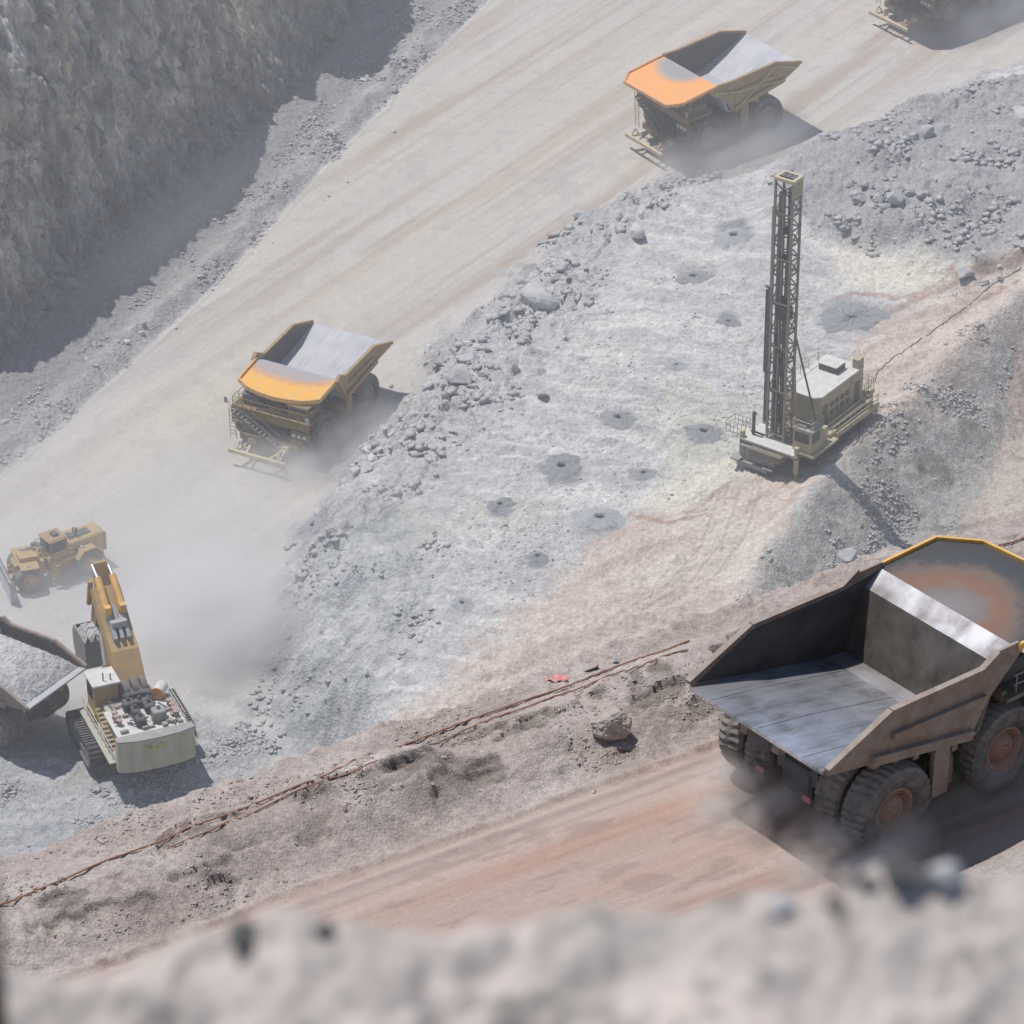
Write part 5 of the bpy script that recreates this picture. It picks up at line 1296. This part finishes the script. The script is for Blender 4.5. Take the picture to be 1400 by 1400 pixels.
# side walkway and pipe racks
b_ = MB(); b_.box((7.0, -3.0, 2.1), (8.4, .9, .12)); b_.beam((3.2, -3.45, 2.25), (11.2, -3.45, 2.2), .12, .5); b_.box((3.4, -3.2, 2.6), (1.2, .5, .6), bev=.05); b_.box((9.8, -3.1, 2.6), (.9, .6, 1.2), bev=.05); b_.build('side_walkway', M['olive'], Rg)
b_ = MB()
for k in range(9): x = 3.4 + k * .95; b_.tube((x, -3.45, 2.3), (x, -3.45, 3.35), .04, n=5)
for h in (2.8, 3.35): b_.tube((3.3, -3.45, h), (11.1, -3.45, h), .05, n=5)
for k in range(6): y = 2.9 + k * .4; b_.tube((-1.2, y, 2.5), (-1.2, y, 3.5), .035, n=5); b_.tube((.2, y, 2.5), (.2, y, 3.5), .035, n=5)
for h in (3.0, 3.5): b_.tube((-1.2, 2.9, h), (-1.2, 4.9, h), .035, n=5); b_.tube((-1.2, 4.9, h), (.2, 4.9, h), .035, n=5); b_.tube((.2, 4.9, h), (.2, 2.9, h), .035, n=5)
for k in range(6): x = 10.7 + k * .4; b_.tube((x, -1.9, 2.8), (x, -1.9, 3.8), .035, n=5); b_.tube((x, 2.1, 2.8), (x, 2.1, 3.8), .035, n=5)
for k in range(8): y = -1.9 + k * .57; b_.tube((12.7, y, 2.8), (12.7, y, 3.8), .035, n=5)
for h in (3.3, 3.8): b_.tube((12.7, -1.9, h), (12.7, 2.1, h), .035, n=5); b_.tube((10.7, -1.9, h), (12.7, -1.9, h), .035, n=5); b_.tube((10.7, 2.1, h), (12.7, 2.1, h), .035, n=5)
for (x, y) in ((3.4, .9), (4.4, 1.7), (6, 1.8), (7.4, 1.8), (9, 1.8)): b_.tube((x, y, 5.8), (x, y, 6.9), .035, n=5)
b_.tube((4.4, 1.7, 6.85), (9, 1.8, 6.85), .035, n=5)
b_.build('handrail', M['olive'], Rg)
b_ = MB(); b_.tube((3.3, -2.9, 2.9), (10.8, -2.7, 2.8), .14, n=10); b_.tube((3.4, -2.65, 3.15), (9.9, -2.5, 3.05), .09, n=8); b_.build('pipe', M['barcream'], Rg)
b_ = MB(); b_.tube((-.6, 2.4, 2.5), (-.6, 2.4, 4.9), .16, n=10); b_.tube((-.6, 2.4, 4.4), (-.2, 2.4, 4.6), .1, n=8); b_.build('jib_post', M['darksteel'], Rg)
# mast
MT = 28.3; mx0, mx1, my0, my1 = -.35, 1.0, -.6, 1.15
b_ = MB()
cor = [(mx0, my0), (mx0, my1), (mx1, my0), (mx1, my1)]
for x, y in cor: b_.beam((x, y, 2.2), (x, y, MT), .19, .19)
nb = 17; zs = np.linspace(3.2, MT - .4, nb + 1)
for k in range(nb):
    z0, z1 = zs[k], zs[k + 1]
    for y in (my0, my1):
        a, c = ((mx0, y, z0), (mx1, y, z1)) if k % 2 else ((mx1, y, z0), (mx0, y, z1))
        b_.beam(a, c, .11, .11); b_.beam((mx0, y, z0), (mx1, y, z0), .11, .11)
    a, c = ((mx1, my0, z0), (mx1, my1, z1)) if k % 2 else ((mx1, my1, z0), (mx1, my0, z1))
    b_.beam(a, c, .11, .11); b_.beam((mx1, my0, z0), (mx1, my1, z0), .11, .11)
    if k % 3 == 0: b_.beam((mx0, my0, z0), (mx0, my1, z0), .12, .14)
mast = b_.build('mast', M['mast'], Rg)
b_ = MB()
for y in (my0, my1): b_.beam((mx0 - .1, y, MT), (mx1 + .1, y, MT), .3, .3)
for x in (mx0, mx1): b_.beam((x, my0 - .1, MT + .002), (x, my1 + .1, MT + .002), .28, .3)
b_.build('mast_crown', M['barcream'], mast)
b_ = MB(); b_.box(((mx0 + mx1) / 2, my0 - .08, MT - .9), (1.6, .06, 1.5)); b_.build('crown_plate', M['olive'], mast)
b_ = MB()
for y in (-.2, .3, .8): b_.tube((.0, y, MT - .1), (.7, y, MT - .1), .3, n=16)
b_.build('sheave', M['darksteel'], mast)
b_ = MB(); b_.tube((.2, 0, 3), (.2, 0, MT - 1), .15, n=10); b_.tube((.7, .4, 3), (.7, .4, 20), .14, n=10); b_.build('drill_pipe', M['darksteel'], mast)
b_ = MB(); b_.beam((.1, .5, 3), (.1, .5, MT - 1.5), .12, .35); b_.beam((.2, my1 - .2, 3), (.2, my1 - .2, MT - 1.5), .2, .3); b_.build('feed_cylinder', M['steel'], mast)
b_ = MB(); b_.box((.25, .2, 15.2), (1.0, 1.3, 1.3), bev=.1); b_.box((.25, .1, 16.3), (.6, .6, 1.0), bev=.06); b_.box((.2, .4, 20.5), (.5, .6, .6)); b_.box((.2, .3, 23.2), (.5, .4, .5))
for k in range(9): b_.box((.1 + .1 * (k % 3), .1 + .22 * (k % 4), 4.5 + k * 1.15), (.5, .35, .5), bev=.05); b_.build('rotary_head', M['darksteel'], mast)
b_ = MB()
for k in range(5): pz = 16 - k * 0.0
b_.beam((-.2, my1 + .32, 4), (-.2, my1 + .32, 17.6), .3, .3); b_.beam((-.2, my1 + .62, 9), (-.2, my1 + .62, 17.2), .12, .16); b_.beam((-.2, my1 + .1, 17.5), (-.2, my1 + .75, 17.5), .22, .16); b_.build('pipe_carousel', M['darksteel'], mast)
b_ = MB(); b_.beam((.0, my1 + .28, 17.7), (.0, my1 + .28, 25.4), .28, .2); b_.build('hose_tray', M['olive'], mast)
b_ = MB()
for i, (yy, dz) in enumerate(((-.35, 0), (-.5, 1.2), (.25, .6))):
    pts = [(.35 - .2 * math.sin(t * math.pi), yy + .5 + .2 * math.sin(t * 9 + i), 3 + t * (12 - dz)) for t in np.linspace(0, 1, 14)]
    for a, c in zip(pts[:-1], pts[1:]): b_.tube(a, c, .07, n=6, caps=False)
b_.build('hose', M['black'], mast)
b_ = MB(); b_.tube((1.0, -.7, 12.5), (3.1, -2.0, 3.0), .09, n=8); b_.tube((1.0, 1.2, 12.5), (3.1, 1.6, 6.0), .09, n=8); b_.build('mast_brace', M['darksteel'], Rg)
b_ = MB(); b_.tube((1.6, -.6, 3.0), (1.2, -.4, 9.5), .2, n=12); b_.tube((1.6, .9, 3.0), (1.2, .8, 9.5), .2, n=12); b_.build('mast_raising_cylinder', M['olive'], Rg)

Rg.scale = (.955,) * 3
# ------------------------------------------------------------------ cables, cloth, post
def cable(pts, r, label, name='power_cable'):
    P = []
    for (a, c) in zip(pts[:-1], pts[1:]):
        for t in np.linspace(0, 1, 22)[:-1]:
            P.append((a[0] + (c[0] - a[0]) * t, a[1] + (c[1] - a[1]) * t))
    b_ = MB(); Q = []
    for i, (x, y) in enumerate(P):
        g_ = ground_at(x + math.sin(i * .13) * 1.5, y + math.sin(i * .31) * 1.2 + math.sin(i * .07 + 1) * 2, False); Q.append(g_ + Vector((0, 0, r * 1.2 + .03)))
    for k in range(7):
        Q = [Q[0]] + [Vector(((Q[i - 1].x + Q[i + 1].x) / 2, (Q[i - 1].y + Q[i + 1].y) / 2, Q[i].z * .5 + (Q[i - 1].z + Q[i + 1].z) * .25)) for i in range(1, len(Q) - 1)] + [Q[-1]]
    for a, c in zip(Q[:-1], Q[1:]): b_.tube(a, c, r, n=6, caps=False)
    o = b_.build(name, M['cable']); return tag(o, label, 'cable')
cable([(-40, 1252), (0, 1238), (180, 1168), (330, 1108), (560, 1015), (760, 942), (952, 874)], .045, 'upper reddish cable running along the rim of the near bench')
cable([(230, 1158), (330, 1118), (430, 1075), (560, 1030), (760, 952), (948, 884)], .04, 'lower cable of the pair, in the caved ground below the upper one')
cable([(1345, 752), (1375, 744), (1420, 733)], .05, 'short dark cable piece behind the near truck canopy')
def cabfar(pts, label):
    b_ = MB(); Q = [ground_at(x, y) + Vector((0, 0, .12)) for x, y in pts]
    R2 = []
    for a, c in zip(Q[:-1], Q[1:]):
        for t in np.linspace(0, 1, 14)[:-1]: q = a.lerp(c, t); q.z = grid_z(q.x, q.y, gx, gy, ZG) + .06; R2.append(q)
    for a, c in zip(R2[:-1], R2[1:]): b_.tube(a, c, .035, n=5, caps=False)
    o = b_.build('power_cable', M['black']); tag(o, label, 'cable')
cabfar([(1196, 522), (1200, 508), (1222, 488), (1290, 442), (1350, 395), (1400, 362)], 'thin dark trailing cable crossing the pink track behind the drill rig')
c0 = ground_at(760, 929, False); vs = []; fs = []
for i in range(12):
    for j in range(6):
        u = i / 11 - .5; v = j / 5 - .5
        vs.append((u * 1.05 + .06 * math.sin(9 * v), v * .42 + u * .2 + .05 * math.sin(11 * u), .07 + .06 * math.sin(7 * u + 5 * v) + .05 * math.sin(15 * u)))
for i in range(11):
    for j in range(5): a = i * 6 + j; fs.append([a, a + 1, a + 7, a + 6])
b_ = MB(); b_.add(vs, fs, True); o = b_.build('cloth', M['cloth']); o.location = c0; tag(o, 'crumpled pinkish red cloth lying on the rim above the cables', 'cloth')
# dark weathered post at the left edge of the rim, out of focus
def ray(px, py, dist):
    a = (px - 700) / F; b2 = (700 - py) / F
    d = Vector((a, math.cos(TH) + b2 * math.sin(TH), -math.sin(TH) + b2 * math.cos(TH)))
    return Vector((0, 0, CH)) + d * dist
q = ray(-22, 1200, 6.0); q2 = ray(-18, 1345, 5.9)
b_ = MB(); b_.tube(q2 + Vector((0, 0, -.35)), q2, .026, .025, n=10); b_.tube(q2, q, .025, .020, n=10); b_.build('wooden_post', M['post'])
tag(bpy.data.objects['wooden_post'], 'blurred dark brown post stump at the left edge of the foreground rim', 'post')
# stones on the rim (out of focus)
for (px, py, r, kd, lab) in [(335, 1262, .033, 'rimstone', 'blurred dark stone on the foreground rim, leftmost'), (445, 1258, .024, 'rimstone', 'blurred dark stone right of the leftmost one on the rim'),
                             (1228, 1262, .032, 'rimstone', 'blurred dark stone on the right part of the rim'), (1180, 1325, .020, 'rimstone', 'blurred small dark stone below the right rim stone'),
                             (1295, 1210, .035, 'rock', 'blurred pale stone standing highest on the right of the rim'), (1145, 1205, .022, 'rockbrown', 'blurred orange-brown clod on the rim below the truck wheel'), (1060, 1380, .022, 'rock', 'blurred pale stone at the bottom edge')]:
    g_ = ray(px, py, 4.95 / math.cos(TH) * 0.865)
    for _ in range(12):
        # walk along the sight line to the rim surface
        z = float(rim_z(np.array([g_.x]), np.array([g_.y]))[0]); w2 = unp(px, py, z); g_ = Vector((w2[0], w2[1], z))
        if not 3.8 < g_.y < 5.2: g_ = Vector((g_.x / max(g_.y, .1) * 4.98, 4.98, float(rim_z(np.array([g_.x / max(g_.y, .1) * 4.98]), np.array([4.98]))[0]))); break
    put_rock(g_ + Vector((0, 0, r * .35)), r, kd, lab, None, name='stone', cat='stone')

# ------------------------------------------------------------------ dust and haze
def vol_mat(name, dens, col, hetero=True, noise=1.0, thr=0.42, aniso=0.2):
    m = bpy.data.materials.new(name); m.use_nodes = True; nt = m.node_tree; nt.nodes.clear()
    out = nt.nodes.new('ShaderNodeOutputMaterial'); v = nt.nodes.new('ShaderNodeVolumeScatter'); v.inputs['Color'].default_value = (*col, 1); v.inputs['Anisotropy'].default_value = aniso
    nt.links.new(v.outputs[0], out.inputs['Volume'])
    if not hetero: v.inputs['Density'].default_value = dens; return m
    tc = nt.nodes.new('ShaderNodeTexCoord')
    ln = nd(nt, 'ShaderNodeVectorMath', operation='LENGTH'); nt.links.new(tc.outputs['Object'], ln.inputs[0])
    n = nd(nt, 'ShaderNodeTexNoise'); n.inputs['Scale'].default_value = noise; n.inputs['Detail'].default_value = 4; n.inputs['Roughness'].default_value = 0.6; nt.links.new(tc.outputs['Object'], n.inputs['Vector'])
    f = math_n(nt, 'SUBTRACT', 1.0, ln.outputs['Value'], True)
    f2 = math_n(nt, 'MULTIPLY', f, 1.6, True)
    nn = math_n(nt, 'MULTIPLY', math_n(nt, 'SUBTRACT', n.outputs[0], thr), 4.0, True)
    d = math_n(nt, 'MULTIPLY', math_n(nt, 'MULTIPLY', f2, nn), dens)
    nt.links.new(d, v.inputs['Density'])
    return m
def puff(loc, size, rz, dens, col, label, noise=1.6, thr=.36, seed=0):
    import bmesh
    bm = bmesh.new(); bmesh.ops.create_icosphere(bm, subdivisions=3, radius=1.0)
    me = bpy.data.meshes.new('dust_cloud'); bm.to_mesh(me); bm.free()
    me.materials.append(vol_mat('dust', dens, col, True, noise, thr))
    o = bpy.data.objects.new('dust_cloud', me); COL.objects.link(o); o.location = loc; o.scale = size; o.rotation_euler = (0, 0, rz)
    return tag(o, label, 'dust', None, 'stuff')
GREYD = (0.99, 0.985, 0.98); BRND = (0.93, 0.80, 0.70)
def gp(px, py, h, far=True):
    g_ = ground_at(px, py, far); return (g_.x, g_.y, g_.z + h)
if True:
    puff(gp(300, 880, 2.5), (9.5, 9.5, 6), .6, .40, GREYD, 'thick pale dust plume rolling up right of the excavator arm', 1.3, .34)
    puff(gp(230, 740, 2), (20, 15, 5), .9, .07, GREYD, 'wide thin veil of dust over the lower haul road', 1.2, .30)
    puff(gp(480, 615, 1.0), (8, 5.5, 3.2), .9, .42, GREYD, 'dust around the wheels of the middle dump truck', 1.4, .32)
    puff(gp(395, 640, .8), (5.5, 5, 2.6), .9, .35, GREYD, 'low dust in front of the middle dump truck', 1.4, .32)
    puff(gp(1000, 215, 1.2), (11, 5.5, 3.6), .7, .36, GREYD, 'dust trailing around the wheels of the orange-canopied truck', 1.4, .30)
    puff(gp(1330, 20, 1.0), (10, 7, 3.6), .7, .32, GREYD, 'dust around the truck at the top edge', 1.4, .30)
    puff(gp(90, 830, 3.5), (13, 10, 6), .4, .028, GREYD, 'thin dust hanging over the loading area around the excavator', 1.2, .28)
    puff(gp(545, 730, 1.0), (14, 7, 3.0), .95, .07, GREYD, 'powdery dust drifting along the edge of the drill bench', 1.3, .30)
    puff(gp(60, 960, 1.0), (8, 5, 2.8), .3, .2, GREYD, 'dust under the loaded truck at the left edge', 1.4, .30)
    puff(gp(40, 640, 2.0), (14, 8, 4.0), .9, .06, GREYD, 'thin dust drifting over the left end of the haul road', 1.2, .30)
    puff(gp(250, 330, 3.0), (22, 5, 4.0), 1.1, .025, GREYD, 'thin dust hanging in the shade at the foot of the rock wall', 1.2, .28)
    puff(gp(1165, 1185, .7, False), (4.6, 3.2, 2.2), .7, 1.3, BRND, 'brown dust boiling off the rear wheels of the near truck', 1.7, .40)
    puff(gp(1035, 1105, .7, False), (4.2, 3.2, 2.2), .7, 1.3, BRND, 'brown dust behind the far rear wheels of the near truck', 1.7, .40)
    puff(gp(1290, 1100, .5, False), (5.5, 2.6, 2.0), .7, .3, BRND, 'brown dust along the side of the near truck', 1.7, .36)
b_ = MB(); b_.box((0, 805, 60), (1600, 1250, 150)); hz_ = b_.build('haze', vol_mat('haze', 0.00100, (0.96, 0.96, 0.98), False, aniso=.1)); tag(hz_, kind='stuff')
tag(hz_, 'thin blue-grey haze filling the pit', 'haze')

# ------------------------------------------------------------------ light, sky, camera
sunv = Vector((-SHX, -SHY, 1.0)).normalized()
sl = bpy.data.lights.new('sun', 'SUN'); sl.energy = 4.0; sl.angle = R(0.5); sl.color = (1.0, 0.955, 0.90)
so = bpy.data.objects.new('sun', sl); COL.objects.link(so); so.rotation_euler = sunv.to_track_quat('Z', 'Y').to_euler()
w = bpy.data.worlds.new('World'); sc.world = w; w.use_nodes = True; nt = w.node_tree
bg = nt.nodes['Background']; sky = nt.nodes.new('ShaderNodeTexSky'); sky.sky_type = 'NISHITA'; sky.sun_disc = False
sky.sun_elevation = math.asin(sunv.z); sky.sun_rotation = math.atan2(sunv.x, sunv.y); sky.dust_density = 3.0; sky.altitude = 2500
nt.links.new(sky.outputs[0], bg.inputs[0]); bg.inputs[1].default_value = 0.115
cam = bpy.data.cameras.new('camera'); co_ = bpy.data.objects.new('camera', cam); COL.objects.link(co_); sc.camera = co_
co_.location = (0, 0, CH); co_.rotation_euler = (math.pi / 2 - TH, 0, 0)
cam.sensor_width = 36; cam.lens = 36 * F / 1400; cam.clip_start = 0.5; cam.clip_end = 6000
cam.dof.use_dof = True; cam.dof.focus_distance = 330; cam.dof.aperture_fstop = 4.6
sc.view_settings.view_transform = 'Standard'; sc.view_settings.look = 'None'; sc.view_settings.exposure = 0
cy = sc.cycles; cy.max_bounces = 6; cy.diffuse_bounces = 3; cy.glossy_bounces = 3; cy.volume_bounces = 3; cy.transparent_max_bounces = 8
cy.volume_step_rate = 1.5; cy.volume_max_steps = 64; cy.use_denoising = True; cy.caustics_reflective = False; cy.caustics_refractive = False
